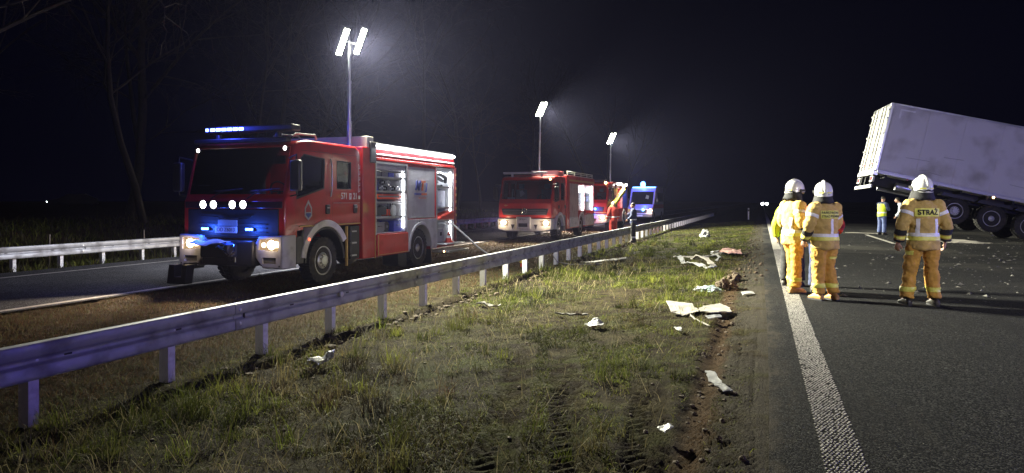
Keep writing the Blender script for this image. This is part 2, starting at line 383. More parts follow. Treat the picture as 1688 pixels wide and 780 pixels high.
# ---------------------------------------------------------------- guardrails
WPROF = [(-.02, .300), (.0, .312), (.045, .314), (.060, .304), (.064, .285), (.060, .205), (.052, .190), (.030, .178), (.026, .165), (.026, .148), (.030, .136), (.052, .124), (.060, .108), (.064, .030), (.060, .010), (.045, .0), (.0, .002), (-.02, .014)]
def beam_mesh(L_, side):
    o = [(side * u, w) for u, w in WPROF]; i = [(side * (u - .006), w) for u, w in WPROF][::-1]
    return MB().prism(o + i, 0, L_, 'y').mesh('rail_beam', M_steel, 50)
def post_mesh(h):
    b = MB(); c = [(-.06,-.045), (.06,-.045), (.06,-.015), (.054,-.015), (.054,-.039), (-.054,-.039), (-.054,.039), (.054,.039), (.054,.015), (.06,.015), (.06,.045), (-.06,.045)]
    b.prism(c, -.35, h, 'z'); return b.mesh('post', M_post, 30)
def guardrail(name, label, x, side, z0, ys_posts, y0, y1, H=.69, seg=4.35):
    t = thing(name, label, 'guardrail', (x, 0, z0))
    bmh = beam_mesh(seg - .004, side); pmh = post_mesh(H - .30 + .22)
    y = y0; k = 0; slot = MB().box(-.004, .004, -.035, .035, -.008, .008).mesh('bolt_slot', M_dark, 0)
    bolt = MB().lathe([(0,.022), (.012,.02), (.016,.0)], ax='x', n=8).mesh('bolt', M_alu)
    splice = MB().prism([(side * (u + .005), w) for u, w in WPROF[2:-2]] + [(side * (u - .001), w) for u, w in WPROF[2:-2]][::-1], -.16, .16, 'y').mesh('splice_plate', M_steel, 50)
    while y < y1:
        be = link('rail_beam', bmh, t, (side * .075 + .0015 * (k % 2), y, H - .315), (0, 0, 0)); 
        link('splice_plate', splice, be, (0.001, 0, 0))
        for q in (.9, 1.45*1.5, 3.4): link('bolt_slot', slot, be, (side*.027, q, .157))
        for q in (.08, .235): link('bolt', bolt, be, (side * .066, -.09, q), (0, 0, 0 if side > 0 else math.pi))
        y += seg; k += 1
    for yp in ys_posts:
        p = link('post', pmh, t, (0, yp, 0), (0, 0, 0 if side < 0 else math.pi))
        link('bolt', bolt, p, (-side * -.088 if False else (-.088 if side > 0 else .088), 0, H - .16), (0, 0, math.pi if side > 0 else 0))
    return t
gr = guardrail('guardrail', 'long galvanised steel guardrail crossing the median in front of the fire engines', -5.8, 1, -.31, [4.15 + 1.45 * k for k in range(-1, 62)], 4.15 - 4.35 * 2 - 1.9, 95)
b = MB().lathe([(0,.04), (.02,.04), (.026,.03), (.028,0)], ax='x', n=16).build('reflector', M_white, gr, loc=(.145, 8.55, .535))
gf = guardrail('guardrail', 'far galvanised guardrail on the dark forest side of the opposite carriageway', -18, 1, -.29, [9.9, 11.18, 12.47, 13.75, 15.03, 16.4, 17.65] + [18.95 + 1.33 * k for k in range(50)], -3, 90)
dp = MB().box(-.05, .05, -.02, .02, 0, .95)
t = thing('delineator_post', 'slim white roadside delineator post in the dark far verge', 'post', (-1.1, 65, -.06))
MB().prism([(-.06,-.03), (.06,-.03), (.03,.04), (-.03,.04)], 0, 1.0, 'z').build('post_body', M_white, t); MB().box(-.05, .05, -.034, -.028, .72, .9).build('reflector', M_black, t)
for (yy_, ) in ((13.7,), (16.8,)):
    t = thing('snow_pole', 'thin wooden stake standing behind the far guardrail, ' + ('left one' if yy_ < 15 else 'one beside the fire engine'), 'stake', (-18.35, yy_, -.3))
    MB().tube([(0,0,-.2), (.01,0,.5), (0,.01,.95)], .018, 6).build('pole', pm('weathered_wood', (.2,.17,.14), .8), t)
# ---------------------------------------------------------------- vehicles: shared pieces
def wheel_meshes(r, w, rimr, lug=True, kind='steer'):
    ty = MB(); hw = w / 2
    ty.lathe([(-hw*.72, rimr), (-hw*.95, rimr+.02), (-hw, (r+rimr)/2), (-hw*.94, r-.05), (-hw*.8, r-.018), (hw*.8, r-.018), (hw*.94, r-.05), (hw, (r+rimr)/2), (hw*.95, rimr+.02), (hw*.72, rimr)], n=40)
    if lug:
        for k in range(30):
            a = 2*math.pi*k/30
            for s in (-1, 1):
                q = MB().box(-hw*.44, hw*.44, -.035, .035, r-.03, r); da = (.0 if s < 0 else math.pi/30)
                c_, s_ = math.cos(a+da), math.sin(a+da)
                ty.add([(x*.95 + s*hw*.46, yv*c_ - z*s_, yv*s_ + z*c_) for x, yv, z in q.v], q.f)
    ri = MB(); o = hw*.86
    if kind == 'steer':
        ri.lathe([(-o*.5, rimr*.97), (o, rimr*1.02), (o, rimr*.95), (o*.55, rimr*.9), (o*.75, rimr*.62), (o*1.02, rimr*.52), (o*1.05, rimr*.34), (o*1.25, rimr*.3), (o*1.28, .001)], n=32)
    else:
        ri.lathe([(-o*.5, rimr*.97), (o, rimr*1.02), (o, rimr*.95), (-o*.1, rimr*.86), (-o*.3, rimr*.6), (-o*.05, rimr*.42), (o*.85, rimr*.36), (o*.95, rimr*.28), (o*1.0, .001)], n=32)
    nut = MB()
    for k in range(10):
        a = 2*math.pi*(k+.5)/10; rr_ = rimr*(.43 if kind == 'steer' else .5); x0 = o*1.0 if kind == 'steer' else -o*.12
        nut.lathe([(x0-.01, .018), (x0+.035, .016), (x0+.04, .002)], (0, rr_*math.cos(a), rr_*math.sin(a)), n=6)
    hole = MB()
    for k in range(10):
        a = 2*math.pi*k/10; rr_ = rimr*.75; x0 = o*.64 if kind == 'steer' else -o*.2
        hole.lathe([(x0-.02, .032), (x0+.012, .032), (x0+.013, .001)], (0, rr_*math.cos(a), rr_*math.sin(a)), n=10)
    return ty.mesh('wheel', M_rubber), ri, nut, hole
WH = {}
def wheel(parent, x, y, z, r=.5, w=.3, rimr=.29, kind='steer', side=1, rimmat=None):
    key = (r, w, rimr, kind, rimmat)
    if key not in WH:
        a, b_, c_, d = wheel_meshes(r, w, rimr, True, kind)
        WH[key] = (a, b_.mesh('rim', rimmat or M_alu), c_.mesh('wheel_nut', M_chrome), d.mesh('rim_hole', M_dark))
    a, b_, c_, d = WH[key]
    o = link('wheel', a, parent, (x, y, z), (0, 0, 0 if side > 0 else math.pi))
    link('rim', b_, o); link('wheel_nuts', c_, o); link('rim_holes', d, o)
    return o
def mast(t, base, z0, z1, heads, lean=(0, 0), power=1000, aim=(.85, -.2, -.45), col=(1, .98, .76), hl=.66, hw=.15):
    """telescopic light mast with two floodlights; local to vehicle t"""
    b = Vector(base); top = Vector((base[0] + lean[0], base[1] + lean[1], z1)); lo = Vector((base[0], base[1], z0))
    m = MB(); P = [lo, lo.lerp(top, .36), lo.lerp(top, .361), lo.lerp(top, .7), lo.lerp(top, .701), top]
    m.tube(P, [.06, .06, .047, .047, .035, .035], 12)
    for q in (.36, .70): m.tube([lo.lerp(top, q-.012), lo.lerp(top, q+.012)], .068 - .02*q, 12)
    mo = m.build('light_mast', M_alu, t)
    n = Vector(aim).normalized(); u = (Vector((0, 0, 1)) - n * n.z).normalized(); s = n.cross(u)
    MB().tube([top - s*.2 + Vector((0,0,.1)), top + s*.2 + Vector((0,0,.1))], .022, 8).tube([top, top + Vector((0,0,.3))], [.03, .012], 8).build('cross_bar', M_alu, mo)
    for k, (off, dz) in enumerate(heads):
        c = top + s * off + Vector((0, 0, .1 + dz)) + n * .05
        def B(a0, a1, b0, b1, d0, d1):
            return [c + s*x + u*yv + n*z for x, yv, z in [(a0,b0,d0),(a1,b0,d0),(a1,b1,d0),(a0,b1,d0),(a0,b0,d1),(a1,b0,d1),(a1,b1,d1),(a0,b1,d1)]]
        BF = [(0,3,2,1),(4,5,6,7),(0,1,5,4),(1,2,6,5),(2,3,7,6),(3,0,4,7)]
        h = MB().add(B(-hw/2-.02, hw/2+.02, -hl/2-.02, hl/2+.02, -.09, 0), BF)
        for q in range(9): h.add(B(-hw/2, hw/2, -hl/2 + q*hl/8.5, -hl/2 + q*hl/8.5 + .015, -.13, -.09), BF)
        h.build('floodlight', M_black, mo)
        e = MB()
        for q in range(4):
            y0 = -hl/2 + q*hl/4 + .012; e.add(B(-hw/2, hw/2, y0, y0 + hl/4 - .024, .001, .012), BF)
        e.build('led_panel', E_white, mo, smooth=0)
        a = area('floodlight_beam', c + n*.03, c + n*1.03, power, hl*.9, col, t, hw*.9, 115)
    return mo
def lamp_round(parent, name, x, y, z, r, mat, d=.05, house=M_black):
    h = MB().lathe([(-d, r*.5), (-d, r*.9), (.0, r*1.12), (.004, r*1.12), (.004, r*.98), (-.012, r*.9), (-.014, .001)], (0,0,0), 'y', 20)
    h.v = [(a, -b_, c_) for a, b_, c_ in h.v]
    o = h.build(name, house, parent, loc=(x, y, z))
    e = MB().lathe([(0, r*.92), (.012, r*.8), (.016, .001)], ax='y', n=18); e.v = [(a, -b_, c_) for a, b_, c_ in e.v]; e.build('lens', mat, o, loc=(0, .012, 0))
    return o
def poly_frame(poly, inset):
    c = (sum(p[0] for p in poly)/len(poly), sum(p[1] for p in poly)/len(poly))
    return [(p[0] + (c[0]-p[0])*inset, p[1] + (c[1]-p[1])*inset) for p in poly]

def cab(t, W, prof, arch, side_win, ws, mat, floor=1.2, rear=2.7, glass=M_glass):
    """cab shell with a hollow interior, real window openings and panes set into them"""
    c = MB().prism(prof, -W, W, 'x').build('cab', mat, t, bevel=.055, seg=3); bake(c)
    cut_ = [MB().box(-W+.07, W-.07, .18, rear-.1, floor+.12, prof[ws[1]][1]-.02)]
    cut_.append(MB().lathe([(-W-.1, arch[2]), (W+.1, arch[2])], (0, arch[0], arch[1]), 'x', 36))
    for poly in side_win: cut_.append(MB().prism(poly, -W-.2, W+.2, 'x'))
    (ya, za), (yb, zb) = prof[ws[0]], prof[ws[1]]; ya += .0; f0, f1 = .05, .97
    A = (ya + (yb-ya)*f0, za + (zb-za)*f0); B_ = (ya + (yb-ya)*f1, za + (zb-za)*f1)
    wx = W - .09
    cut_.append(MB().prism([(A[0]-.3, A[1]), (A[0]+.5, A[1]), (B_[0]+.4, B_[1]), (B_[0]-.4, B_[1])], -wx, wx, 'x'))
    cut(c, cut_)
    c.data.shade_smooth(); c.data.set_sharp_from_angle(angle=R(30))
    n = Vector((0, -(B_[1]-A[1]), B_[0]-A[0])).normalized(); off = n * -.03
    q = [(-wx, A[0], A[1]), (wx, A[0], A[1]), (wx*.98, B_[0], B_[1]), (-wx*.98, B_[0], B_[1])]
    v = [Vector(p) + off*.4 for p in q]; v = v + [p + off*.3 for p in v]
    MB().add(v, [(0,1,2,3), (4,7,6,5), (0,4,5,1), (1,5,6,2), (2,6,7,3), (3,7,4,0)]).build('windscreen', glass, t, smooth=0)
    for poly in side_win:
        for s in (-1, 1):
            w_ = MB().prism(poly, s*(W-.035), s*(W-.028), 'x').build('side_window', glass, t, smooth=0)
            # black rubber surround
            inn = poly_frame(poly, .05); n_ = len(poly); fr = MB()
            a0, a1 = s*(W-.03), s*(W+.004)
            fr.add([(a1, *p) for p in poly_frame(poly, -.03)] + [(a1, *p) for p in inn] + [(a0, *p) for p in inn], [(i, (i+1) % n_, n_+(i+1) % n_, n_+i) for i in range(n_)] + [(n_+i, n_+(i+1) % n_, 2*n_+(i+1) % n_, 2*n_+i) for i in range(n_)])
            fr.build('window_seal', M_black, w_, smooth=0)
    return c
def seats(t, ys_, zf, W):
    for y0 in ys_:
        for x in (-.62, .62):
            s = MB().box(x-.26, x+.26, y0, y0+.5, zf+.35, zf+.5).box(x-.26, x+.26, y0+.46, y0+.6, zf+.4, zf+1.1).box(x-.13, x+.13, y0+.48, y0+.58, zf+1.12, zf+1.35)
            s.build('seat', M_grey, t, bevel=.04)
def steering(t, x, y, z):
    m = MB(); pts = [(x + .22*math.cos(a), y - .09*math.sin(a), z + .2*math.sin(a)) for a in [2*math.pi*k/20 for k in range(21)]]
    m.tube(pts, .016, 6).tube([(x,y,z), (x, y-.2, z-.25)], .03, 6).tube([(x-.2,y,z), (x+.2,y,z)], .014, 6).build('steering_wheel', M_black, t)
def shutter(t, x, y0, y1, z0, z1, mat=M_shutter, step=.034):
    v = []; f = []; z = z0; k = 0
    while z < z1 - 1e-6:
        zz = min(z + step, z1); 
        for (xx, zq) in ((x, z), (x+.009, z+.006), (x+.009, zz-.006), (x, zz)): v += [(xx, y0, zq), (xx, y1, zq)]
        z = zz
    n = len(v)//2
    for i in range(n-1): f.append((2*i, 2*i+1, 2*i+3, 2*i+2))
    o = MB().add(v, f).build('roller_shutter', mat, t, smooth=25)
    MB().box(x, x+.03, y0+.02, y1-.02, z0-.05, z0).build('shutter_bar', M_alu, o, bevel=.006)
    return o
def arch_band(t, yc, zc, r0, r1, a0, a1, x0, x1, mat, name='wheel_arch'):
    rings = []
    for k in range(19):
        a = R(a0 + (a1-a0)*k/18); rings.append([(x, yc - r*math.cos(a), zc + r*math.sin(a)) for x, r in ((x0, r0), (x1, r0), (x1, r1), (x0, r1))])
    return MB().loft(rings).build(name, mat, t, bevel=.01)

# ---------------------------------------------------------------- first fire engine (near, crew cab, open lockers)
O1 = Vector((-9.92, 11.2, -.2))
t1 = thing('fire_engine', 'near red fire engine with open lit lockers and four round lamps on its dark front', 'fire engine', O1)
W = 1.25
prof1 = [(.0,1.0), (.0,1.76), (.05,1.84), (.30,2.86), (.42,2.95), (.75,3.0), (2.5,3.0), (2.66,2.93), (2.72,2.8), (2.72,1.22), (.62,1.22), (.55,1.0)]
win_f = [(.38,1.86), (.98,1.93), (1.30,2.10), (1.30,2.66), (.62,2.70), (.46,2.62)]
win_f = [(.36,1.80), (1.28,2.02), (1.30,2.64), (.60,2.70), (.50,2.62)]
win_r = [(1.75,2.02), (2.30,2.02), (2.30,2.62), (1.75,2.62)]
cab(t1, W, prof1, (1.35,.5,.74), [win_f, win_r], (2, 3), M_red)
MB().box(-W+.1, W-.1, .2, .55, 1.5, 1.78).build('dashboard', M_black, t1, bevel=.04)
seats(t1, (.85,), 1.32, W); point('cab_fill', (.0, 2.3, 2.7), 9, (1, .97, .8), .08, t1); steering(t1, .62, .66, 1.95)  # interior point light is an added fill to brighten the rear side window
MB().box(-1.0, -.7, .13, .135, 1.92, 2.08).build('windscreen_pass', pm('pale_blue_card', (.5,.58,.75), .6), t1)
for x in (-.55, .35): MB().tube([(x,.0,1.80), (x+.2,.045,1.93), (x+.62,.055,1.99)], .012, 6).tube([(x+.05,.05,1.95), (x+.75,.06,2.0)], .009, 5).build('wiper', M_black, t1)
for s in (-1, 1): MB().prism([(s*.15,2.50), (s*1.0,2.50), (s*1.0,2.66), (s*.15,2.66)], .33, .35, 'y').build('sun_flap', M_grey, t1)
point('cab_blue_fill', (.1, .5, 1.9), .5, (.2,.25,1), .1, t1)  # blue fill added to stand in for reflections inside the cab
MB().box(-.4, .4, 2.55, 2.58, 1.5, 2.7).build('cab_rear_board', pm('pale_board', (.65,.66,.6), .7), t1)  # opaque pale board standing in for the brightness behind the rear side window
# doors: seams, handles, side strips
for (a, b_) in ((.34, 1.50), (1.58, 2.55)):
    pl = [(a,1.26), (b_,1.26), (b_,2.78), (a+.16,2.78), (a,1.8)] if a < 1 else [(a,1.26), (b_,1.26), (b_,2.78), (a,2.78)]
    n_ = len(pl); inn = poly_frame(pl, .012)
    for s in (-1, 1):
        MB().add([(s*(W+.002), *p) for p in pl] + [(s*(W+.002), *p) for p in inn], [(i, (i+1) % n_, n_+(i+1) % n_, n_+i) for i in range(n_)]).build('door_seam', M_black, t1, smooth=0)
for yh in (1.40, 2.46):
    h = MB().box(W-.01, W+.035, yh-.07, yh+.07, 1.48, 1.68).build('door_handle', M_black, t1, bevel=.02)
    MB().box(W+.03, W+.045, yh-.05, yh+.05, 1.6, 1.63).build('grip', M_alu, h, bevel=.005)
MB().box(W-.02, W+.014, .45, 2.68, 1.235, 1.262).build('reflective_strip', M_gold, t1, bevel=.003)
MB().box(W-.02, W+.01, 1.62, 2.66, 1.71, 1.72).build('side_trim', M_alu, t1)
MB().tube([(W+.02,1.5,1.85), (W+.05,1.5,2.0), (W+.05,1.5,2.5), (W+.02,1.5,2.65)], .014, 8).build('grab_rail', M_alu, t1)
text('571', .20, M_white, t1, (W+.006, 2.03, 1.86), (R(90), 0, R(90)), 'fleet_number', sx=.85, bold=.004)
text('21', .20, M_white, t1, (W+.006, 2.47, 1.86), (R(90), 0, R(90)), 'fleet_number', sx=.85, bold=.004)
MB().box(W+.002, W+.006, 2.23, 2.32, 1.79, 1.93).build('number_badge', M_white, t1); text('P', .1, M_red, t1, (W+.0075, 2.275, 1.86), (R(90), 0, R(90)), 'badge_letter', depth=.001)
# vertical white ladder-shaped marking behind the rear door
lm = MB().box(W+.002, W+.005, 2.60, 2.615, 1.95, 2.6)
for k in range(5): lm.box(W+.002, W+.005, 2.615, 2.675, 1.97+k*.13, 1.985+k*.13).box(W+.002, W+.005, 2.66, 2.675, 1.985+k*.13, 2.05+k*.13)
lm.box(W+.002, W+.005, 2.6, 2.68, 1.80, 1.88).build('side_marking', M_white, t1)
cr = MB().prism([(.62,1.62), (.74,1.78), (.86,1.62), (.86,1.45), (.74,1.36), (.62,1.45)], W+.002, W+.006, 'x').build('door_crest', pm('crest_silver', (.4,.42,.48), .5, .3, .3, 40), t1)
MB().prism([(.66,1.6), (.74,1.70), (.82,1.6), (.82,1.53), (.66,1.53)], W+.006, W+.009, 'x').build('crest_field', pm('crest_red', (.3,.03,.05), .5), cr)
MB().prism([(.66,1.51), (.82,1.51), (.82,1.47), (.74,1.41), (.66,1.47)], W+.006, W+.009, 'x').build('crest_field', pm('crest_blue', (.05,.08,.3), .5), cr)
# front: dark mask, slats, lamps, number plate
MB().box(-1.12, 1.12, -.012, .02, 1.02, 1.60).build('front_mask', M_black, t1, bevel=.02)
for k in range(4): MB().box(-.85, .85, -.03, -.008, 1.06+k*.075, 1.085+k*.075).build('grille_bar', M_black, t1, bevel=.006)
MB().tube([(-.75,-.05,1.47), (-.3,-.055,1.44), (-.25,-.055,1.40), (.45,-.055,1.42), (.55,-.05,1.48)], .012, 6).build('front_grab_bar', M_chrome, t1)
for x in (-.68, -.42, .05, .31): lamp_round(t1, 'round_lamp', x, -.07, 1.685, .085, E_lamp)
MB().box(-.85, .5, -.06, -.01, 1.655, 1.68).build('lamp_bracket', M_black, t1)
MB().box(-1.2, 1.2, -.008, .05, 1.61, 1.75).build('front_panel', pm('shaded_front_red', (.035,.008,.012), .3, coat=.5), t1, bevel=.015)  # red darkened to hold the shade below the windscreen in its colour
for x in (-.62, .47):
    q = MB().box(x-.1, x+.1, -.07, -.02, 1.17, 1.23).build('blue_strobe', M_black, t1, bevel=.01); MB().box(x-.085, x+.085, -.082, -.07, 1.178, 1.222).build('lens', E_bluew, q)
    point('blue_strobe_glow', (x, -.2, 1.2), 20, (.03, .12, 1), .06, t1)
pq = MB().box(-.37, .17, -.075, -.06, 1.12, 1.25).build('number_plate', M_white, t1, bevel=.006)
text('OD Z6013', .105, M_black, pq, (-.10, -.0765, 1.185), (R(90), 0, 0), 'plate_characters', .001, sx=.95)
MB().box(-.32, .15, -.05, -.03, 1.26, 1.38).build('front_emblem_panel', pm('worn_badge', (.35,.36,.36), .5, .2, .3, 60), t1)
for s in (-1, 1):
    # light bumper corner with headlamp and fog lamp
    xa, xb = sorted((s*.62, s*1.27))
    po = [(s*.62,.92), (s*.70,1.07), (s*1.27,1.09), (s*1.27,.44), (s*.80,.44), (s*.62,.66)]
    bc = MB().prism(po, -.10, .34, 'y').build('bumper_corner', pm('bumper_silver', (.45,.45,.48), .4, .1, .05, 5, dirt=(.16,.14,.12), damt=.5, dscale=5), t1, bevel=.035, seg=3); bake(bc)
    cut(bc, [MB().prism([(s*.70,.80), (s*.74,1.01), (s*1.18,1.03), (s*1.18,.78)], -.3, .04, 'y'), MB().prism([(s*.80,.54), (s*.80,.66), (s*1.12,.66), (s*1.12,.54)], -.3, -.02, 'y')])
    hl = MB().prism([(s*.705,.805), (s*.742,1.005), (s*1.175,1.025), (s*1.175,.785)], -.075, .03, 'y').build('headlamp', pm('lamp_reflector', (.6,.6,.6), .15, .9, .1, 20, emit=(1,.62,.28), es=.35), t1)
    MB().lathe([(-.10,.001), (-.098,.06), (-.085,.088), (-.07,.09)], (s*1.0,0,.905), 'y', 18).build('bulb', E_warm, hl); MB().lathe([(-.09,.001), (-.088,.05), (-.07,.055)], (s*.82,0,.9), 'y', 14).build('bulb', pm('dim_bulb', (.8,.7,.5), .3, emit=(1,.8,.5), es=2.2), hl)
    MB().box(*sorted((s*.80, s*1.12)), -.06, -.03, .55, .65).build('fog_lamp', M_grey, t1, bevel=.01)
    for q in ((.66,.9), (.78,.5), (1.2,.5)): MB().lathe([(-.108,.001), (-.106,.014), (-.09,.016)], (s*q[0],0,q[1]), 'y', 8).build('bolt', M_dark, bc)
    spot('headlamp_beam', (s*1.0, -.16, .9), (s*1.0-.8, -16, -.6), 1300, (1, .82, .6), 75, .7, t1)
    point('headlamp_glow', (s*1.0, -.22, .9), 3, (1, .75, .45), .06, t1)
    # mirrors
    mr = MB().box(*sorted((s*1.34, s*1.56)), .02, .14, 1.95, 2.55).build('mirror', M_black, t1, bevel=.03)
    MB().tube([(s*1.2,.2,2.6), (s*1.45,.1,2.66), (s*1.45,.08,2.5)], .016, 6).build('mirror_arm', M_black, mr); MB().tube([(s*1.2,.2,1.85), (s*1.45,.1,1.88), (s*1.45,.08,2.0)], .016, 6).build('mirror_arm', M_black, mr)
    lamp_round(t1, 'marker_lamp', s*1.08, .22, 2.80, .045, E_lamp)
MB().box(-.62, .62, -.16, .25, .48, .98).build('bumper', M_black, t1, bevel=.03)
wn_ = MB().box(-.42, .25, -.42, -.14, .66, .92).lathe([(-.34,.10), (.16,.10)], (0,-.3,.78), 'x', 16).build('winch', M_black, t1, bevel=.02)
MB().tube([(.05,-.38,.86), (.2,-.46,.8), (.32,-.44,.7), (.36,-.36,.78), (.28,-.3,.9)], .022, 8).tube([(.3,-.4,.62), (.42,-.4,.66), (.42,-.4,.58)], .018, 8).build('shackle', M_chrome, wn_)
br = MB().prism([(-1.18,.12), (-.72,.12), (-.66,.5), (-.80,.5), (-.82,.26), (-.98,.26), (-.98,.5), (-1.12,.5)], -.5, -.3, 'y').build('tow_bracket', M_black, t1, bevel=.01)
MB().box(-.95, -.8, -.3, .1, .4, .52).build('bracket_arm', M_black, br)
# light bar, roof rail, visor
MB().box(-1.15, 1.15, .18, .34, 2.93, 3.02).build('sun_visor', M_black, t1, bevel=.02)
lb = MB().box(-1.02, 1.18, .32, .60, 3.16, 3.29).box(-.8, -.7, .4, .5, 2.98, 3.16).box(.7, .8, .4, .5, 2.98, 3.16).build('light_bar', M_black, t1, bevel=.03)
for k in range(7):
    x = -.93 + k*.145; w_ = .055 if k else .03
    MB().box(x-w_, x+w_, .298, .322, 3.195, 3.255).build('blue_led', E_blue, lb, bevel=.006)
point('light_bar_glow', (-.5, .1, 3.35), 90, (.04, .07, 1), .12, t1)
MB().tube([(.55,.55,3.06), (.6,.6,3.12), (.6,1.3,3.14), (.6,1.35,3.06)], .022, 8).tube([(1.05,.5,3.05), (1.05,.6,3.12), (1.05,1.25,3.14), (1.05,1.3,3.04)], .022, 8).build('roof_rail', M_alu, t1)
# lower cab: dark valance, steps, chassis
for a_, b_ in ((W-.4, W), (-W, -W+.4)): MB().prism([(.36,.50), (.60,.50), (.62,1.19), (.36,1.19)], a_, b_, 'x').build('lower_panel', pm('dark_grey_paint', (.05,.05,.055), .5, dirt=(.1,.08,.06), damt=.6), t1, bevel=.02)
for s in (-1, 1):
    x0, x1 = sorted((s*(W-.35), s*(W-.01)))
    st = MB().box(x0, x1, 2.3, 2.68, .45, 1.2).build('cab_step_box', M_black, t1, bevel=.02)
    for z in (.52, .80, 1.06): MB().box(*sorted((s*(W-.02), s*(W+.03))), 2.3, 2.5, z, z+.03).build('step', M_alu, st)
    MB().box(*sorted((s*(W-.03), s*(W+.012))), 2.12, 2.17, .32, 1.2).build('reflective_strip', M_gold, t1)
    arch_band(t1, 1.35, .5, .72, .86, 8, 150, *sorted((s*(W-.25), s*(W+.03))), M_white)
    arch_band(t1, 1.35, .5, .66, .715, 0, 180, *sorted((s*(W-.45), s*(W+.0))), M_black, 'mudguard')
lamp_ = MB().lathe([(W+.03,.001), (W+.05,.025), (W+.03,.03)], (0,.73,.98), 'x', 10).build('side_marker', E_red, t1)
MB().box(-.5, -.38, .3, 7.7, .55, .8).box(.38, .5, .3, 7.7, .55, .8).box(-.5, .5, 1.2, 1.5, .45, .62).box(-.5, .5, 5.5, 5.9, .42, .6).box(-.4, .4, 1.8, 5, .5, .9).build('chassis', M_dark, t1)
for s in (-1, 1):
    wheel(t1, s*1.06, 1.35, .5, .5, .3, .30, 'steer', s); wheel(t1, s*1.04, 5.69, .5, .5, .34, .30, 'drive', s)
# superstructure with lockers
bd = MB().box(-W, W, 2.80, 7.88, .42, 3.02).build('body', M_red, t1, bevel=.02); bake(bd)
cut(bd, [MB().box(.35, 2, 3.40, 4.90, .97, 2.66), MB().box(.35, 2, 6.70, 7.80, .52, 2.66), MB().box(-1.1, 1.1, 7.6, 8.2, .8, 2.7), MB().box(W-.035, 2, 4.98, 6.62, 1.30, 2.68),
         MB().lathe([(-2,.66), (2,.66)], (0,5.69,.5), 'x', 36), MB().box(-2, 2, 6.35, 6.66, .2, .5)])
pan = MB().box(W-.02, W+.012, 4.94, 6.66, .44, 1.27).build('wheel_panel', pm('pale_grey_panel', (.5,.5,.51), .45, .3, .06, dirt=(.2,.17,.14), damt=.5), t1, bevel=.004); bake(pan)
cut(pan, [MB().lathe([(0,.64), (3,.64)], (0,5.69,.5), 'x', 40)])
arch_band(t1, 5.69, .5, .62, .70, 0, 180, W-.3, W+.035, pm('pale_grey_panel', (.5,.5,.51)))
MB().box(W+.012, W+.02, 5.60, 5.69, 1.14, 1.21).build('latch', M_black, t1)
# locker linings, frames, shelves
lin = pm('locker_lining', (.6,.61,.63), .5, .3, .06, 5)
def locker(y0, y1, z0, z1, shelves):
    l = MB().box(.36, .37, y0, y1, z0, z1).box(.37, W-.03, y0, y0+.01, z0, z1).box(.37, W-.03, y1-.01, y1, z0, z1).box(.37, W-.03, y0+.01, y1-.01, z0, z0+.012).box(.37, W-.03, y0+.01, y1-.01, z1-.012, z1).build('locker_lining', lin, t1)
    fr = MB().box(W-.03, W+.014, y0-.05, y0, z0-.03, z1+.05).box(W-.03, W+.014, y1, y1+.04, z0-.03, z1+.05).box(W-.028, W+.012, y0, y1, z1, z1+.05).build('locker_frame', M_alu, t1)
    for z in shelves: MB().box(.38, W-.05, y0+.02, y1-.02, z-.012, z+.012).box(W-.06, W-.045, y0+.02, y1-.02, z+.012, z+.035).build('shelf', M_alu, t1)
    e = MB().box(W-.10, W-.075, y0+.03, y0+.05, z0+.1, z1-.05).box(W-.10, W-.075, y1-.05, y1-.03, z0+.1, z1-.05).build('led_strip', E_strip, t1)
    area('locker_light', (W-.12, (y0+y1)/2, z1-.06), (.7, (y0+y1)/2, z0), 34, y1-y0-.2, (.9,.95,1), t1, .05)
locker(3.40, 4.90, .97, 2.66, (1.34, 1.98, 2.32)); locker(6.70, 7.80, .52, 2.66, (1.18, 1.55, 2.15))
MB().lathe([(3.42,.07), (4.88,.07)], (W-.11,0,2.58), 'y', 14).build('rolled_shutter', M_shutter, t1)
MB().tube([(W-.02,3.42,2.50), (W+.01,3.6,2.48), (W+.01,4.75,2.48), (W-.02,4.9,2.50)], .018, 8).build('shutter_handle', M_chrome, t1)
sh = shutter(t1, W-.03, 5.0, 6.60, 1.34, 2.66)
text('M', .36, pm('logo_navy', (.05,.06,.22), .5), sh, (W+.0, 5.52, 2.16), (R(90), 0, R(90)), 'logo', .012, sx=1.0, bold=.012, shear=.3)
text('T', .36, pm('logo_orange', (.6,.16,.05), .5), sh, (W+.0, 5.80, 2.16), (R(90), 0, R(90)), 'logo', .012, sx=1.1, bold=.012, shear=.2)
text('J', .26, pm('logo_navy', (.05,.06,.22), .5), sh, (W+.0, 6.03, 2.14), (R(90), 0, R(90)), 'logo', .012, sx=.9, bold=.008, shear=.2)
for k, (z, c0, c1, nm) in enumerate(((1.92, 5.38, 5.72, 'logo_navy'), (1.92, 5.74, 6.05, 'logo_orange'), (1.83, 5.62, 6.02, 'logo_orange'))):
    MB().box(W-.02, W+.012, c0, c1, z, z+.05-.03*(k == 2)).build('logo_stripe', MATS[nm], sh)
fl = MB().box(W+.0, W+.05, 3.38, 4.92, .46, .95).build('lower_flap', M_redorange, t1, bevel=.012)
MB().box(W+.05, W+.056, 3.40, 3.43, .47, .94).box(W+.05, W+.056, 3.38, 4.92, .455, .47).build('flap_edge', M_gold, fl)
MB().box(W-.02, W+.01, 3.33, 3.36, .4, 2.66).build('reflective_strip', M_gold, t1)
MB().box(W-.1, W+.03, 3.10, 3.36, 2.66, 3.16).build('corner_cover', pm('dark_grey_paint', (.05,.05,.055)), t1, bevel=.02)
MB().box(W-.01, W+.02, 3.4, 7.88, 2.74, 2.80).build('body_rail', M_redorange, t1, bevel=.01); MB().box(W-.01, W+.02, 3.4, 7.88, 2.86, 2.90).build('body_rail', M_white, t1, bevel=.01)
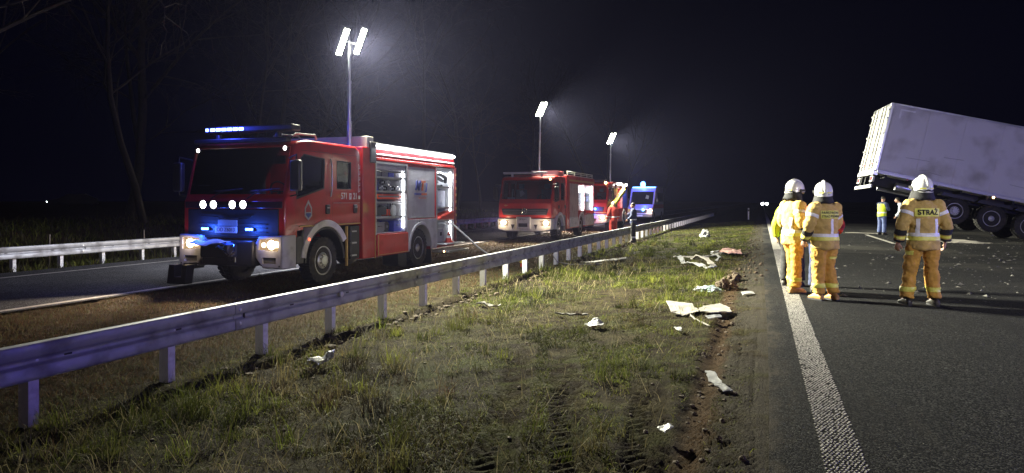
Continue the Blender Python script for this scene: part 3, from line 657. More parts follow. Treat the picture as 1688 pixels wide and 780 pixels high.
MB().box(-W+.02, W-.02, 3.02, 3.3, 3.0, 3.28).box(W-.12, W-.02, 3.3, 7.85, 3.0, 3.16).box(-W+.02, -W+.12, 3.3, 7.85, 3.0, 3.16).box(-W+.12, W-.12, 7.7, 7.8, 3.0, 3.1).build('roof_gallery', pm('cream_gallery', (.66,.65,.58), .5, dirt=(.2,.18,.15), damt=.3), t1, bevel=.015)
g_ = MB().box(W-.02, W+.03, 3.38, 7.88, 3.05, 3.10).build('perimeter_light', E_strip, t1)
area('perimeter_light_beam', (W+.08, 5.6, 3.05), (W+1.2, 5.6, 0), 80, 4.3, (.92,.95,1), t1, .05)
MB().box(-W-.03, -W+.02, 3.38, 7.88, 3.05, 3.10).build('perimeter_light', E_strip, t1); area('perimeter_light_beam', (-W-.08, 5.0, 3.05), (-W-2.0, 3.6, 0), 520, 4.3, (.86,.88,1), t1, .05, 110)  # far-side strip is unseen, added with a strong beam to brighten the left road
ll = MB().tube([(.5,3.5,3.24), (.5,7.6,3.24)], .03, 8).tube([(.05,3.5,3.24), (.05,7.6,3.24)], .03, 8)
for k in range(14): ll.tube([(.05,3.6+k*.3,3.24), (.5,3.6+k*.3,3.24)], .018, 6)
ll.build('roof_ladder', M_alu, t1)
rd = MB().box(W+.01, W+.06, 7.84, 7.93, .55, 2.75).build('rear_corner_rail', pm('dark_red_rail', (.14,.02,.02), .4), t1, bevel=.01)
for k in range(9): MB().box(W+.06, W+.064, 7.85, 7.92, .9+k*.2, .98+k*.2).build('reflective_patch', M_gold, rd)
stp = MB().box(W-.2, W+.36, 6.75, 8.15, .30, .35).box(W-.2, W+.30, 6.7, 8.0, .52, .55).build('fold_down_step', M_alu, t1, bevel=.008)
lamp_round(t1, 'step_lamp', W+.2, 6.75, .33, .03, E_amber)
MB().prism([(4.55,.12), (5.0,.05), (5.0,.42), (4.55,.42)], W-.5, W-.05, 'x').build('mud_flap', M_black, t1); MB().prism([(6.36,.02), (6.40,.02), (6.42,.5), (6.36,.5)], W-.5, W-.02, 'x').build('mud_flap', M_black, t1)
mast(t1, (.76, 3.0), 2.6, 5.40, ((-.31, .10), (.25, -.02)), power=2000)

# ---------------------------------------------------------------- gear in the open lockers (each a thing of its own)
def at1(x, y, z): return O1 + Vector((x, y, z))
def gear(name, label, cat, loc, group=None): return thing(name, label, cat, at1(*loc), 0, group)
M_bluep = pm('blue_plastic', (.03,.05,.42), .4); M_redp = pm('red_plastic', (.5,.04,.02), .4); M_hose = pm('hose_fabric', (.55,.55,.52), .8, bump=.3, bscale=120)
GR = 'equipment in the lit lockers'
def crate(loc, sx, sy, sz, mat, label, nm='crate'):
    t = gear(nm, label, 'crate', loc, GR); b_ = MB().box(-sx, sx, -sy, sy, 0, .02).box(-sx, -sx+.02, -sy, sy, .02, sz).box(sx-.02, sx, -sy, sy, .02, sz).box(-sx+.02, sx-.02, -sy, -sy+.02, .02, sz).box(-sx+.02, sx-.02, sy-.02, sy, .02, sz)
    b_.build('tray', mat, t, bevel=.006); MB().box(-sx-.012, sx+.012, -sy-.012, sy+.012, sz-.03, sz).build('rim', mat, t, bevel=.004)
    MB().tube([(sx+.0,-.07,sz*.6), (sx+.03,-.06,sz*.6), (sx+.03,.06,sz*.6), (sx,.07,sz*.6)], .008, 6).build('handle', M_black, t)
crate((.95,3.66,2.335), .18, .16, .24, M_grey, 'dark grey crate at the front of the top locker shelf')
crate((.95,4.02,2.335), .18, .15, .25, M_grey, 'middle grey crate on the top locker shelf')
crate((.95,4.34,2.335), .18, .13, .26, M_bluep, 'blue plastic crate on the top locker shelf')
crate((.95,4.66,2.335), .18, .14, .24, M_white, 'white crate at the rear of the top locker shelf')
t = gear('jerry_can', 'blue slanted canister on the middle locker shelf', 'canister', (.98,3.62,1.995), GR)
MB().prism([(-.2,0), (.16,0), (.05,.26), (-.1,.30), (-.2,.26)], -.12, .12, 'x').build('tank', M_bluep, t, bevel=.03); MB().lathe([(.28,.03), (.33,.03)], (0,-.1,0), 'z', 10).build('cap', M_black, t)
CN = ('first from the front', 'second from the front', 'third from the front', 'fourth from the front', 'fifth from the front', 'upper one in front', 'upper one behind')
for k, (yh, zz) in enumerate(((3.92,0), (4.12,0), (4.32,0), (4.52,0), (4.70,0), (4.02,.15), (4.22,.15))):
    t = gear('hose_coupling', f'round hose coupling on the middle locker shelf, {CN[k]}', 'coupling', (1.05,yh,2.07+zz), GR)
    MB().lathe([(-.06,.06), (.0,.07), (.05,.07), (.06,.045), (.02,.04)], ax='x', n=16).build('ring', M_black if k % 2 else M_alu, t); MB().box(.02, .07, -.075, -.05, -.02, .02).box(.02, .07, .05, .075, -.02, .02).build('lug', M_alu, t)
t = gear('rescue_stretcher', 'flat orange rescue float lying across the locker', 'stretcher', (.98,4.15,1.80), GR)
MB().prism([(-.72,.05), (-.6,.0), (.6,.0), (.74,.08), (.6,.13), (-.6,.14)], -.18, .18, 'x').build('shell', pm('orange_shell', (.75,.09,.02), .45), t, bevel=.04); MB().box(.14, .19, -.5, .5, .05, .09).build('strap', M_grey, t)
t = gear('folding_ladder', 'pale folded tray under the orange float', 'tray', (.98,4.15,1.70), GR); MB().box(-.2, .2, -.7, .7, 0, .05).build('tray_body', M_alu, t, bevel=.01)
t = gear('generator', 'black portable generator with tube frame on the locker shelf', 'generator', (.96,3.84,1.355), GR)
MB().box(-.18, .18, -.24, .24, .06, .26).lathe([(-.16,.12), (.17,.12)], (0,.05,.19), 'x', 16).build('engine', M_black, t, bevel=.02)
fr = MB()
for x in (-.2, .2): fr.tube([(x,-.28,.02), (x,-.28,.38), (x,.28,.38), (x,.28,.02), (x,-.28,.02)], .014, 6)
fr.build('frame', M_grey, t); MB().box(-.1, .1, -.2, .12, .27, .34).build('tank', M_grey, t, bevel=.03)
t = gear('cutting_saw', 'rescue saw with orange body beside the generator', 'saw', (1.0,4.28,1.355), GR)
MB().box(-.09, .09, -.12, .12, .03, .2).build('body', pm('orange_shell', (.75,.09,.02)), t, bevel=.03); MB().lathe([(-.01,.15), (.01,.15)], (.12,.16,.16), 'x', 20).build('blade', M_alu, t); MB().tube([(0,-.15,.2), (0,-.1,.28), (0,.1,.28), (0,.14,.2)], .014, 6).build('handle', M_black, t)
for k in range(3):
    t = gear('hydraulic_tool', 'slim dark rescue tool standing in the locker rack, ' + ('front one', 'middle one', 'rear one')[k], 'rescue tool', (.95,4.48+.12*k,1.36), GR)
    MB().lathe([(0,.035), (.22,.035), (.24,.02), (.34,.02), (.36,.005)], ax='z', n=10).build('body', M_black, t); MB().tube([(.03,0,.12), (.09,0,.14), (.09,0,.24), (.03,0,.26)], .01, 6).build('handle', M_grey, t)
crate((.95,3.72,.985), .2, .24, .26, M_grey, 'grey tool crate at the bottom of the locker')
t = gear('hose_reel', 'coil of dark hose at the bottom of the locker', 'hose', (1.0,4.22,1.12), GR); MB().lathe([(-.06,.03), (-.06,.13), (.06,.13), (.06,.03)], ax='x', n=20).build('coil', M_black, t); MB().lathe([(-.07,.04), (.07,.04)], ax='x', n=10).build('core', M_alu, t)
crate((.95,4.62,.985), .2, .2, .27, M_bluep, 'blue crate at the bottom rear of the locker')
t = gear('suction_hose', 'black corrugated hose bundled at the top of the rear locker', 'hose', (.95,7.25,2.42), GR); MB().tube([(.1,-.45,.05), (.15,-.2,.14), (.12,.1,.12), (.15,.35,.02), (.1,.45,-.1)], .06, 10).build('tube', M_black, t); MB().tube([(.0,-.45,-.05), (.05,-.1,.02), (.02,.4,-.06)], .05, 10).build('inner_tube', M_grey, t)
t = gear('branch_pipe', 'dark nozzle lying on the upper shelf of the rear locker', 'nozzle', (1.02,7.2,2.2), GR); MB().tube([(0,-.25,0), (0,-.1,0), (0,.2,0), (0,.28,0)], [.05,.03,.025,.045], 10).build('barrel', M_black, t); MB().tube([(0,-.05,0), (0,-.02,.1), (0,.06,.1)], .012, 6).build('lever', M_alu, t)
t = gear('storage_case', 'pale panelled case filling the middle of the rear locker', 'case', (.8,7.25,1.57), GR); MB().box(-.25, .25, -.42, .42, 0, .5).build('case_body', pm('pale_case', (.45,.48,.55), .5), t, bevel=.015); MB().box(.25, .258, -.36, .36, .05, .45).build('case_panel', pm('pale_case2', (.5,.53,.6), .5), t, bevel=.004)
t = gear('rescue_sled', 'red wedge-shaped plastic sled leaning in the rear locker', 'sled', (1.1,7.25,1.21), GR); MB().prism([(-.5,.02), (.5,.0), (.52,.26), (.1,.2), (-.5,.08)], -.15, .22, 'x').build('shell', M_redp, t, bevel=.03); MB().tube([(.2,-.4,.1), (.25,0,.2), (.22,.45,.26)], .012, 6).build('rim', M_redorange, t)
t = gear('motor_pump', 'small black pump unit on the shelf of the rear locker', 'pump', (.75,6.9,1.21), GR); MB().box(-.12, .12, -.12, .12, 0, .2).lathe([(.2,.08), (.3,.08)], ax='z', n=12).build('housing', M_black, t, bevel=.02); MB().lathe([(.1,.05), (.2,.05)], (0,0,.1), 'x', 12).build('outlet', M_alu, t)
t = gear('tool_box', 'grey metal equipment box at the bottom of the rear locker', 'box', (.98,7.1,.56), GR); MB().box(-.2, .2, -.3, .2, 0, .4).build('box_body', pm('grey_box', (.35,.36,.34), .5), t, bevel=.02); MB().box(.2, .215, -.05, .05, .2, .3).build('latch', M_black, t)
t = thing('traffic_cone', 'small red traffic cone on the step of the near fire engine', 'cone', at1(W+.02,7.45,.55)); MB().lathe([(0,.15), (.02,.15), (.02,.11), (.3,.03), (.31,.001)], ax='z', n=16).build('cone_body', M_redp, t); MB().lathe([(.13,.084), (.2,.064)], ax='z', n=16).build('reflective_band', M_silver, t)
t = thing('fire_hose', 'flat white hose running from the rear locker down to the ground', 'hose', at1(0,0,0))
pts = [(W-.1,7.5,1.1), (W+.1,7.55,1.08), (W+.35,7.75,.8), (W+.7,8.05,.38), (W+1.1,8.3,.05), (W+1.5,8.35,.02), (W+2.3,7.9,.0)]
MB().tube(pts, .055, 10, squash=.5).build('hose_line', M_hose, t); MB().tube([pts[0], (W-.3,7.45,1.12)], .05, 10).build('coupling', M_alu, t)
t = thing('tarpaulin', 'crumpled white cloth draped over the front winch of the near fire engine', 'cloth', at1(0,0,0))
v = []; f = []; nn = 16
for j in range(9):
    for i in range(nn):
        u = i/(nn-1); w_ = j/8; x = -.75 + u*.85; yv = -.46 + w_*.34; z = .965 + .05*noise.noise((x*5, yv*6, 1)) + .06*math.sin(u*9+w_*3)*.4 - .16*max(0, .4-w_)**1 + .02*u
        v.append((x, yv, z))
f = [(j*nn+i, j*nn+i+1, (j+1)*nn+i+1, (j+1)*nn+i) for j in range(8) for i in range(nn-1)]
o = MB().add(v, f).build('cloth', pm('white_cloth', (.62,.61,.6), .85, bump=.2), t); o.modifiers.new('s', 'SOLIDIFY').thickness = .012; o.modifiers.new('d', 'SUBSURF').render_levels = 1
v2 = [(x*.28+.16+.05, y_*1.0-.01, z-.04-.2*max(0,.3+y_)) for x, y_, z in v]; o = MB().add(v2, f).build('blue_corner', pm('blue_cloth', (.03,.16,.5), .8), t); o.modifiers.new('s', 'SOLIDIFY').thickness = .012
# ---------------------------------------------------------------- second and third fire engines
def engine_b(t, variant):
    W = 1.25
    prof = [(.0,.98), (-.03,1.2), (.0,1.66), (.10,1.80), (.38,2.72), (.5,2.84), (.8,2.9), (2.2,2.92), (2.32,2.85), (2.35,2.7), (2.35,1.1), (.72,1.1), (.62,.98)]
    wf = [(.42,1.72), (1.20,1.78), (1.20,2.58), (.68,2.62), (.58,2.5)]; wr = [(1.45,1.80), (2.05,1.80), (2.05,2.58), (1.45,2.58)]
    red = M_redorange
    cab(t, W, prof, (1.3,.5,.70), [wf, wr], (3, 4), red, floor=1.15, rear=2.35)
    MB().box(-W+.1, W-.1, .2, .55, 1.4, 1.72).build('dashboard', M_black, t, bevel=.04); seats(t, (.85,), 1.2, W); steering(t, .62, .62, 1.86)
    MB().prism([(-1.02,1.14), (-1.1,1.42), (1.1,1.42), (1.02,1.14)], -.045, .02, 'y').build('grille', M_black, t, bevel=.02)
    for k in range(3): MB().box(-1.0, 1.0, -.06, -.04, 1.18+k*.08, 1.20+k*.08).build('grille_bar', M_grey, t, bevel=.004)
    if variant == 2:
        em = MB(); pts = [(.12*math.cos(a), -.07, 1.32+.12*math.sin(a)) for a in [2*math.pi*k/24 for k in range(25)]]; em.tube(pts, .012, 6)
        for a in (90, 210, 330): em.tube([(0,-.07,1.32), (.115*math.cos(R(a)), -.07, 1.32+.115*math.sin(R(a)))], [.016,.006], 6)
        em.build('grille_emblem', M_chrome, t)
        MB().prism([(-.98,1.57), (-.9,1.60), (-.8,1.57), (-.9,1.53)], -.035, -.005, 'y').build('front_badge', M_gold, t)
        MB().box(-.9, -.55, .23, .26, 1.84, 1.93).build('windscreen_card', M_white, t); MB().tube([(-.7,.3,1.9), (-.7,.4,2.3)], .015, 6).build('windscreen_pillar_card', M_white, t); MB().prism([(-.3,1.95), (-.1,2.1), (-.22,2.25), (-.36,2.2)], .30, .31, 'y').build('visor_paper', M_white, t)
    bw = M_white
    MB().prism([(-1.25,.50), (-1.27,.98), (1.27,.98), (1.25,.50), (.9,.42), (-.9,.42)], -.10, .30, 'y').build('bumper', bw, t, bevel=.04, seg=3)
    for s in (-1, 1):
        hl = MB().prism([(s*.78,.66), (s*.72,.90), (s*1.2,.93), (s*1.2,.68)], -.115, -.08, 'y').build('headlamp', MATS['lamp_reflector'], t, bevel=.01)
        MB().lathe([(-.135,.001), (-.13,.08), (-.115,.1)], (s*1.0,0,.79), 'y', 16).build('bulb', E_warm, hl)
        spot('headlamp_beam', (s*1.0, -.2, .8), (s*1.0-2.2, -18, -.2), 2600, (1, .84, .66), 75, .7, t); point('headlamp_glow', (s*1.0, -.3, .8), 10, (1,.75,.45), .08, t)
        MB().prism([(s*.55,.5), (s*.62,.72), (s*.45,.72)], -.11, -.095, 'y').build('bumper_vent', M_black, t)
        mr = MB().box(*sorted((s*1.34, s*1.54)), .05, .17, 1.85, 2.4).build('mirror', M_black, t, bevel=.03); MB().tube([(s*1.2,.3,2.5), (s*1.44,.12,2.52), (s*1.44,.1,2.35)], .016, 6).build('mirror_arm', M_black, mr); MB().tube([(s*1.2,.25,1.8), (s*1.44,.12,1.78), (s*1.44,.1,1.9)], .016, 6).build('mirror_arm', M_black, mr)
        arch_band(t, 1.3, .5, .62, .76, 0, 170, *sorted((s*(W-.3), s*(W+.03))), M_white)
        arch_band(t, 5.4, .5, .62, .72, 0, 180, *sorted((s*(W-.3), s*(W+.03))), M_white)
        wheel(t, s*1.06, 1.3, .5, .5, .3, .30, 'steer', s); wheel(t, s*1.04, 5.4, .5, .5, .34, .30, 'drive', s)
        MB().box(*sorted((s*(W-.35), s*(W-.01))), 1.95, 2.34, .42, 1.1).build('cab_step_box', M_grey, t, bevel=.02)
    MB().box(-.34, .34, -.24, -.12, .52, 1.06).build('winch_cover', M_white, t, bevel=.04); MB().box(-.22, .2, -.252, -.24, .62, .78).build('winch_opening', M_black, t); MB().box(-.26, .26, -.252, -.24, .9, 1.0).build('number_plate', M_white, t)
    text('OP 6341C' if variant == 2 else 'OD 2371', .09, M_black, t, (0,-.2535,.95), (R(90),0,0), 'plate_characters', .001)
    MB().box(-.5, -.38, .3, 8.0, .5, .8).box(.38, .5, .3, 8.0, .5, .8).box(-.5, .5, 1.15, 1.45, .42, .6).box(-.5, .5, 5.2, 5.6, .42, .6).build('chassis', M_dark, t)
    for yh in (1.1, 2.2): MB().box(W-.005, W+.03, yh-.07, yh+.07, 1.42, 1.58).build('door_handle', M_black, t, bevel=.015)
    for pl in ([(.4,1.14), (1.3,1.14), (1.3,2.72), (.6,2.72), (.4,1.7)], [(1.37,1.14), (2.2,1.14), (2.2,2.72), (1.37,2.72)]):
        n_ = len(pl); inn = poly_frame(pl, .014); MB().add([(W+.002, *p) for p in pl] + [(W+.002, *p) for p in inn], [(i, (i+1) % n_, n_+(i+1) % n_, n_+i) for i in range(n_)]).build('door_seam', M_black, t, smooth=0)
    Lb = 8.2 if variant == 2 else 6.8
    bd = MB().box(-W, W, 2.45, Lb, .45, 2.98).build('body', red, t, bevel=.02); bake(bd)
    cut(bd, [MB().lathe([(-2,.66), (2,.66)], (0,5.4,.5), 'x', 32)] + ([MB().box(.4, 2, 4.7, 6.0, 1.25, 2.6), MB().box(.4, 2, 6.15, 8.0, 1.1, 2.6)] if variant == 2 else [MB().box(.4, 2, 3.2, 4.8, 1.3, 2.55)]))
    MB().box(W-.01, W+.02, 2.9, Lb, 2.72, 2.80).build('body_rail', M_gold, t, bevel=.01)
    lin = MATS['locker_lining']
    if variant == 2:
        shutter(t, W-.005, 3.0, 4.6, .98, 2.62)
        MB().box(W-.01, W+.02, 3.0, 4.65, .5, .95).build('lower_panel', M_white, t, bevel=.01); MB().box(W-.01, W+.02, 6.1, 8.1, .5, 1.05).build('lower_panel', M_white, t, bevel=.01)
        for (a, b_) in ((4.7, 6.0), (6.15, 8.0)):
            MB().box(.41, .42, a, b_, 1.26, 2.59).box(.42, W-.02, a, a+.01, 1.26, 2.59).box(.42, W-.02, b_-.01, b_, 1.26, 2.59).box(.42, W-.05, a+.01, b_-.01, 1.70, 1.72).box(.42, W-.05, a+.01, b_-.01, 2.15, 2.17).build('locker_lining', lin, t)
            MB().box(W-.12, W-.06, a+.02, a+.08, 1.3, 2.55).box(W-.12, W-.06, b_-.08, b_-.02, 1.3, 2.55).build('led_strip', E_strip, t)
            area('locker_light', (W-.15, (a+b_)/2, 2.55), (.7, (a+b_)/2, 1.2), 26, b_-a-.2, (.9,.95,1), t, .05)
        MB().box(-.9, 1.15, .9, 2.25, 2.92, 2.95).box(.0, 1.15, 1.3, 2.2, 2.95, 3.14).build('roof_box', pm('pale_red_box', (.5,.10,.10), .5), t, bevel=.02)
        MB().box(-.1, 1.18, 1.26, 1.3, 2.95, 3.16).build('roof_box_frame', M_white, t); MB().box(-.1, 1.18, 2.2, 2.24, 2.95, 3.16).build('roof_box_frame', M_white, t)
        gl = MB().box(-1.2, 1.2, 2.6, 8.1, 2.98, 3.02)
        for y in (2.9, 4.2, 5.5, 6.8, 8.0): gl.tube([(1.18,y,3.0), (1.18,y,3.18)], .02, 6)
        gl.tube([(1.18,2.7,3.18), (1.18,8.1,3.18)], .022, 6).tube([(1.18,2.7,3.1), (1.18,8.1,3.1)], .016, 6); gl.build('roof_gallery', MATS['cream_gallery'], t)
        lb = MB().box(-1.15, .9, .30, .55, 2.98, 3.07).box(-.8, -.7, .4, .5, 2.85, 2.98).box(.6, .7, .4, .5, 2.85, 2.98).build('light_bar', pm('pale_bar', (.4,.4,.5), .3), t, bevel=.02)
        lamp_round(t, 'marker_lamp', 1.08, .33, 2.74, .055, E_amber)
        mast(t, (-.20, 2.67), 2.6, 6.08, ((-.2, .05), (.18, 0)), (.1, .0), 1800, hl=.72, hw=.2)
    else:
        for k in range(3): lamp_round(t, 'work_lamp', W+.02, 3.3+k*1.0, 2.86, .10, E_lamp)
        for k in range(3): q = MB().ball((W+.06, 3.6+k*1.1, 2.86), .09, 10, 6).build('work_lamp', E_lamp, t)
        area('work_lamp_beam', (W+.2, 4.6, 2.8), (W+3, 4.6, 0), 160, 2.4, (1,.97,.85), t, .1)
        MB().box(.42, .44, 3.2, 4.8, 1.32, 2.54).build('locker_lining', lin, t); MB().box(W-.3, W-.2, 3.5, 3.8, 1.35, 2.5).build('led_strip', E_strip, t); MB().box(W-.02, W+.01, 4.95, 6.6, 1.3, 2.6).build('side_panel', M_bluep, t)
        MB().box(-.3, .3, Lb+.002, Lb+.06, 2.7, 2.82).build('van_fill_panel', E_lamp, t, bevel=.01); area('van_fill', (.2, Lb+.12, 2.75), (.2, Lb+12, .8), 450, .6, (1,.9,.92), t, .1)  # unseen panel and beam added on the tail to brighten the ambulance
        lamp_round(t, 'marker_lamp', 1.1, .3, 2.86, .09, E_amber); q = MB().ball((1.12, .22, 2.86), .08, 10, 6).build('beacon_lamp', E_amber, t)
        MB().box(-1.1, 1.1, .35, .6, 2.95, 3.05).build('light_bar', M_black, t, bevel=.02)
        MB().ball((.55,-.08,1.3), .07, 10, 6).build('blue_strobe', E_bluew, t); point('blue_strobe_glow', (.55,-.3,1.3), 40, (.03,.12,1), .08, t)
        MB().prism([(-1.22,1.05), (-1.22,1.10), (1.22,1.10), (1.22,1.05)], -.06, 0, 'y').build('reflective_strip', M_gold, t)
        cr = MB().prism([(-.2,1.30), (.0,1.18), (4.4,2.32), (4.35,2.60)], W+.05, W+.30, 'x').build('crane_arm', M_yellow, t, bevel=.03)
        MB().prism([(4.25,2.25), (4.4,2.25), (4.5,2.95), (4.35,2.95)], W+.1, W+.25, 'x').build('crane_tip', M_white, cr, bevel=.02); MB().tube([(W+.17,.2,1.22), (W+.17,.9,.5)], .09, 10).build('outrigger', M_alu, cr)
        mast(t, (.93, 2.4), 2.6, 5.6, ((-.2, .05), (.18, 0)), (.05, .0), 1800, aim=(.82, -.3, -.45), hl=.72, hw=.2)
t2 = thing('fire_engine', 'second red fire engine with white bumper, black grille and white box on its front', 'fire engine', (-9.92, 29.4, -.2)); engine_b(t2, 2)
G2 = 'cases in the lockers of the second fire engine'
def case2(x, y, z, sx, sy, sz, mat, label):
    c_ = thing('gear_case', label, 'case', (-9.92+x, 29.4+y, -.2+z), 0, G2); MB().box(-sx, sx, -sy, sy, 0, sz).build('case_body', mat, c_, bevel=.02); MB().tube([(sx,-.06,sz*.6), (sx+.03,-.05,sz*.6), (sx+.03,.05,sz*.6), (sx,.06,sz*.6)], .01, 6).build('handle', M_black, c_)
for k, (m_, w_) in enumerate(((M_bluep, 'blue case at the front of the second engine rear locker shelf'), (M_white, 'white case in the second engine rear locker'), (M_grey, 'grey case in the second engine rear locker'), (M_bluep, 'blue case at the rear end of the second engine locker shelf'))): case2(.72, 6.4+k*.42, 1.725, .26, .15, .3, m_, w_)
case2(.85, 5.1, 1.265, .25, .25, .34, pm('lime_case', (.35,.6,.05), .5), 'lime green case low in the second engine open locker'); case2(.82, 5.2, 1.725, .22, .3, .3, M_grey, 'grey case above the lime green case in the second engine')
c_ = thing('hose_roll', 'rolled pale hose on the top shelf of the second fire engine locker', 'hose', (-9.92+.82, 29.4+5.4, 2.14), 0, G2); MB().lathe([(-.1,.05), (-.1,.16), (.1,.16), (.1,.05)], ax='x', n=18).build('coil', M_hose, c_); MB().lathe([(-.11,.05), (.11,.05)], ax='x', n=12).build('core', M_alu, c_)
t3 = thing('fire_engine', 'farthest red fire engine, partly hidden, with a yellow diagonal arm and amber lamp', 'fire engine', (-9.92, 41.0, -.2)); engine_b(t3, 3)

# ---------------------------------------------------------------- ambulance van
tv = thing('ambulance', 'white ambulance van with flashing blue lights behind the fire engines', 'van', (-9.72, 59, -.2)); tv.scale = (1.1, 1.1, 1.14)
vp = [(.0,.35), (-.04,.65), (.05,.98), (.95,1.28), (1.75,2.2), (2.1,2.52), (2.6,2.68), (6.2,2.70), (6.4,2.6), (6.45,1.0), (6.45,.38)]
M_van = pm('van_white', (.78,.70,.74), .35, 0, .04, 3, coat=.4)
vb = MB().prism(vp, -1.0, 1.0, 'x').build('body', M_van, tv, bevel=.09, seg=3); bake(vb)
cut(vb, [MB().lathe([(-2,.42), (2,.42)], (0,1.0,.36), 'x', 28), MB().lathe([(-2,.42), (2,.42)], (0,5.0,.36), 'x', 28), MB().prism([(.9,1.30), (2.0,1.20), (2.3,2.3), (1.55,2.28)], -.86, .86, 'x'),
         MB().prism([(1.35,1.42), (2.3,1.42), (2.3,2.15), (1.85,2.15)], .8, 1.2, 'x')])
MB().add([(-.88,1.02,1.34), (.88,1.02,1.34), (.84,1.78,2.22), (-.84,1.78,2.22)], [(0,1,2,3)]).build('windscreen', M_glass, tv, smooth=0)
MB().box(-.86, .86, 1.95, 2.0, 1.1, 2.3).build('cabin_bulkhead', M_dark, tv); MB().prism([(.2,1.75), (.45,1.7), (.5,1.95), (.3,2.02)], 1.60, 1.62, 'y').build('windscreen_glint', M_white, tv)  # white patch behind the glass imitates a reflection in the windscreen
MB().prism([(1.38,1.44), (2.28,1.44), (2.28,2.13), (1.87,2.13)], .955, .965, 'x').build('side_window', M_glass, tv); MB().box(.99, 1.004, 2.6, 6.2, 1.5, 2.2).build('rear_window', M_black, tv, bevel=.02)
MB().prism([(-.55,.66), (.55,.66), (.6,.9), (-.6,.9)], -.06, .0, 'y').build('grille', M_black, tv); MB().box(-1.0, 1.0, -.09, .2, .35, .62).build('bumper', M_grey, tv, bevel=.05); MB().box(-.26, .26, -.1, -.09, .42, .53).build('number_plate', M_white, tv)
for s in (-1, 1):
    hl = MB().prism([(s*.62,.72), (s*.98,.78), (s*.98,1.05), (s*.7,.95)], -.05, .25, 'y').build('headlamp', MATS['lamp_reflector'], tv, bevel=.02)
    if s > 0: MB().ball((s*.82,-.06,.86), (.15,.05,.09), 12, 8).build('bulb', E_warm, hl); point('headlamp_glow', (s*.82,-.3,.86), 22, (1,.7,.6), .1, tv)
    wheel(tv, s*.9, 1.0, .36, .36, .23, .22, 'steer', s); wheel(tv, s*.9, 5.0, .36, .36, .23, .22, 'steer', s)
    MB().box(*sorted((s*1.05, s*1.25)), 1.35, 1.5, 1.45, 1.75).build('mirror', M_black, tv, bevel=.03)
MB().box(1.0, 1.006, .4, 6.3, 1.0, 1.3).build('side_stripe', M_redp, tv)
q = MB().ball((-.35,-.1,.92), .07, 10, 6).build('blue_strobe', E_blue, tv); q = MB().ball((.3,-.1,.92), .11, 10, 6).build('blue_strobe', E_bluew, tv); point('blue_strobe_glow', (.2,-.35,.92), 22, (.03,.08,1), .1, tv)
q = MB().ball((-.1,2.36,2.86), .2, 14, 10).lathe([(0,.2), (.16,.19), (.28,.14), (.32,.001)], (-.1,2.35,2.62), 'z', 16).box(-.9,.9,2.25,2.5,2.58,2.64).build('beacon', E_bluew, tv); point('beacon_glow', (-.1, 2.2, 3.3), 700, (.02,.04,1), .15, tv)
# far car with headlights on
tc_ = thing('car', 'distant car approaching with two bright white headlights', 'car', (.9, 250, .0))
MB().prism([(0,.3), (0,.75), (1.0,.95), (1.7,1.4), (3.2,1.42), (4.2,.95), (4.3,.35)], -.88, .88, 'x').build('body', M_black, tc_, bevel=.06)
for s in (-1, 1):
    MB().ball((s*.68,-.05,.72), (.42,.1,.42), 12, 8).build('headlight', pm('far_headlight', (.9,.9,.9), .3, emit=(.95,.97,1), es=60), tc_)
    for yw in (.8, 3.4): MB().lathe([(-.1,.32), (.1,.32)], (s*.8,yw,.32), 'x', 16).build('wheel', M_rubber, tc_)
tc2 = thing('car', 'parked car far off behind the trees with two small white lights', 'car', (-67.5, 50.3, .9), R(-45))
MB().prism([(0,.3), (0,.75), (1.0,.95), (1.7,1.4), (3.2,1.42), (4.2,.95), (4.3,.35)], -.88, .88, 'x').build('body', M_black, tc2, bevel=.06)
for s in (-1, 1): MB().ball((s*.55,-.03,.62), (.08,.05,.06), 10, 6).build('headlight', MATS['far_headlight'], tc2)
MB().lathe([(-.8,.32), (.8,.32)], (0,.8,.32), 'x', 16).build('wheel', M_rubber, tc2); MB().lathe([(-.8,.32), (.8,.32)], (0,3.4,.32), 'x', 16).build('wheel', M_rubber, tc2)
# a further fire engine stands behind the photographer, its mast and beacon light the scene from there
tb = thing('fire_engine', 'red fire engine parked on the carriageway behind the photographer', 'fire engine', (10.8, 2.5, 0), math.pi)
MB().prism([(.0,.6), (.0,1.75), (.3,2.85), (.6,3.0), (7.8,3.0), (7.8,.6)], -1.25, 1.25, 'x').build('body', M_red, tb, bevel=.05)
MB().prism([(.04,1.8), (.29,2.75), (.22,2.75), (-.02,1.8)], -1.1, 1.1, 'x').build('windscreen', M_black, tb); MB().box(-1.25, 1.25, -.1, .3, .45, .95).build('bumper', M_white, tb, bevel=.04)
for s in (-1, 1):
    for yw in (1.35, 5.7): wheel(tb, s*1.04, yw, .5, .5, .3, .30, 'steer', s)
MB().box(-1, 1, .35, .6, 3.02, 3.15).build('light_bar', E_blue, tb)
mast(tb, (.2, 3.0), 2.9, 5.6, ((-.27, .05), (.22, 0)), power=190, aim=(.28, -1, -.16), col=(1, .96, .9))
point('light_bar_glow', (0, .1, 3.35), 750, (.26, .22, 1), .15, tb)

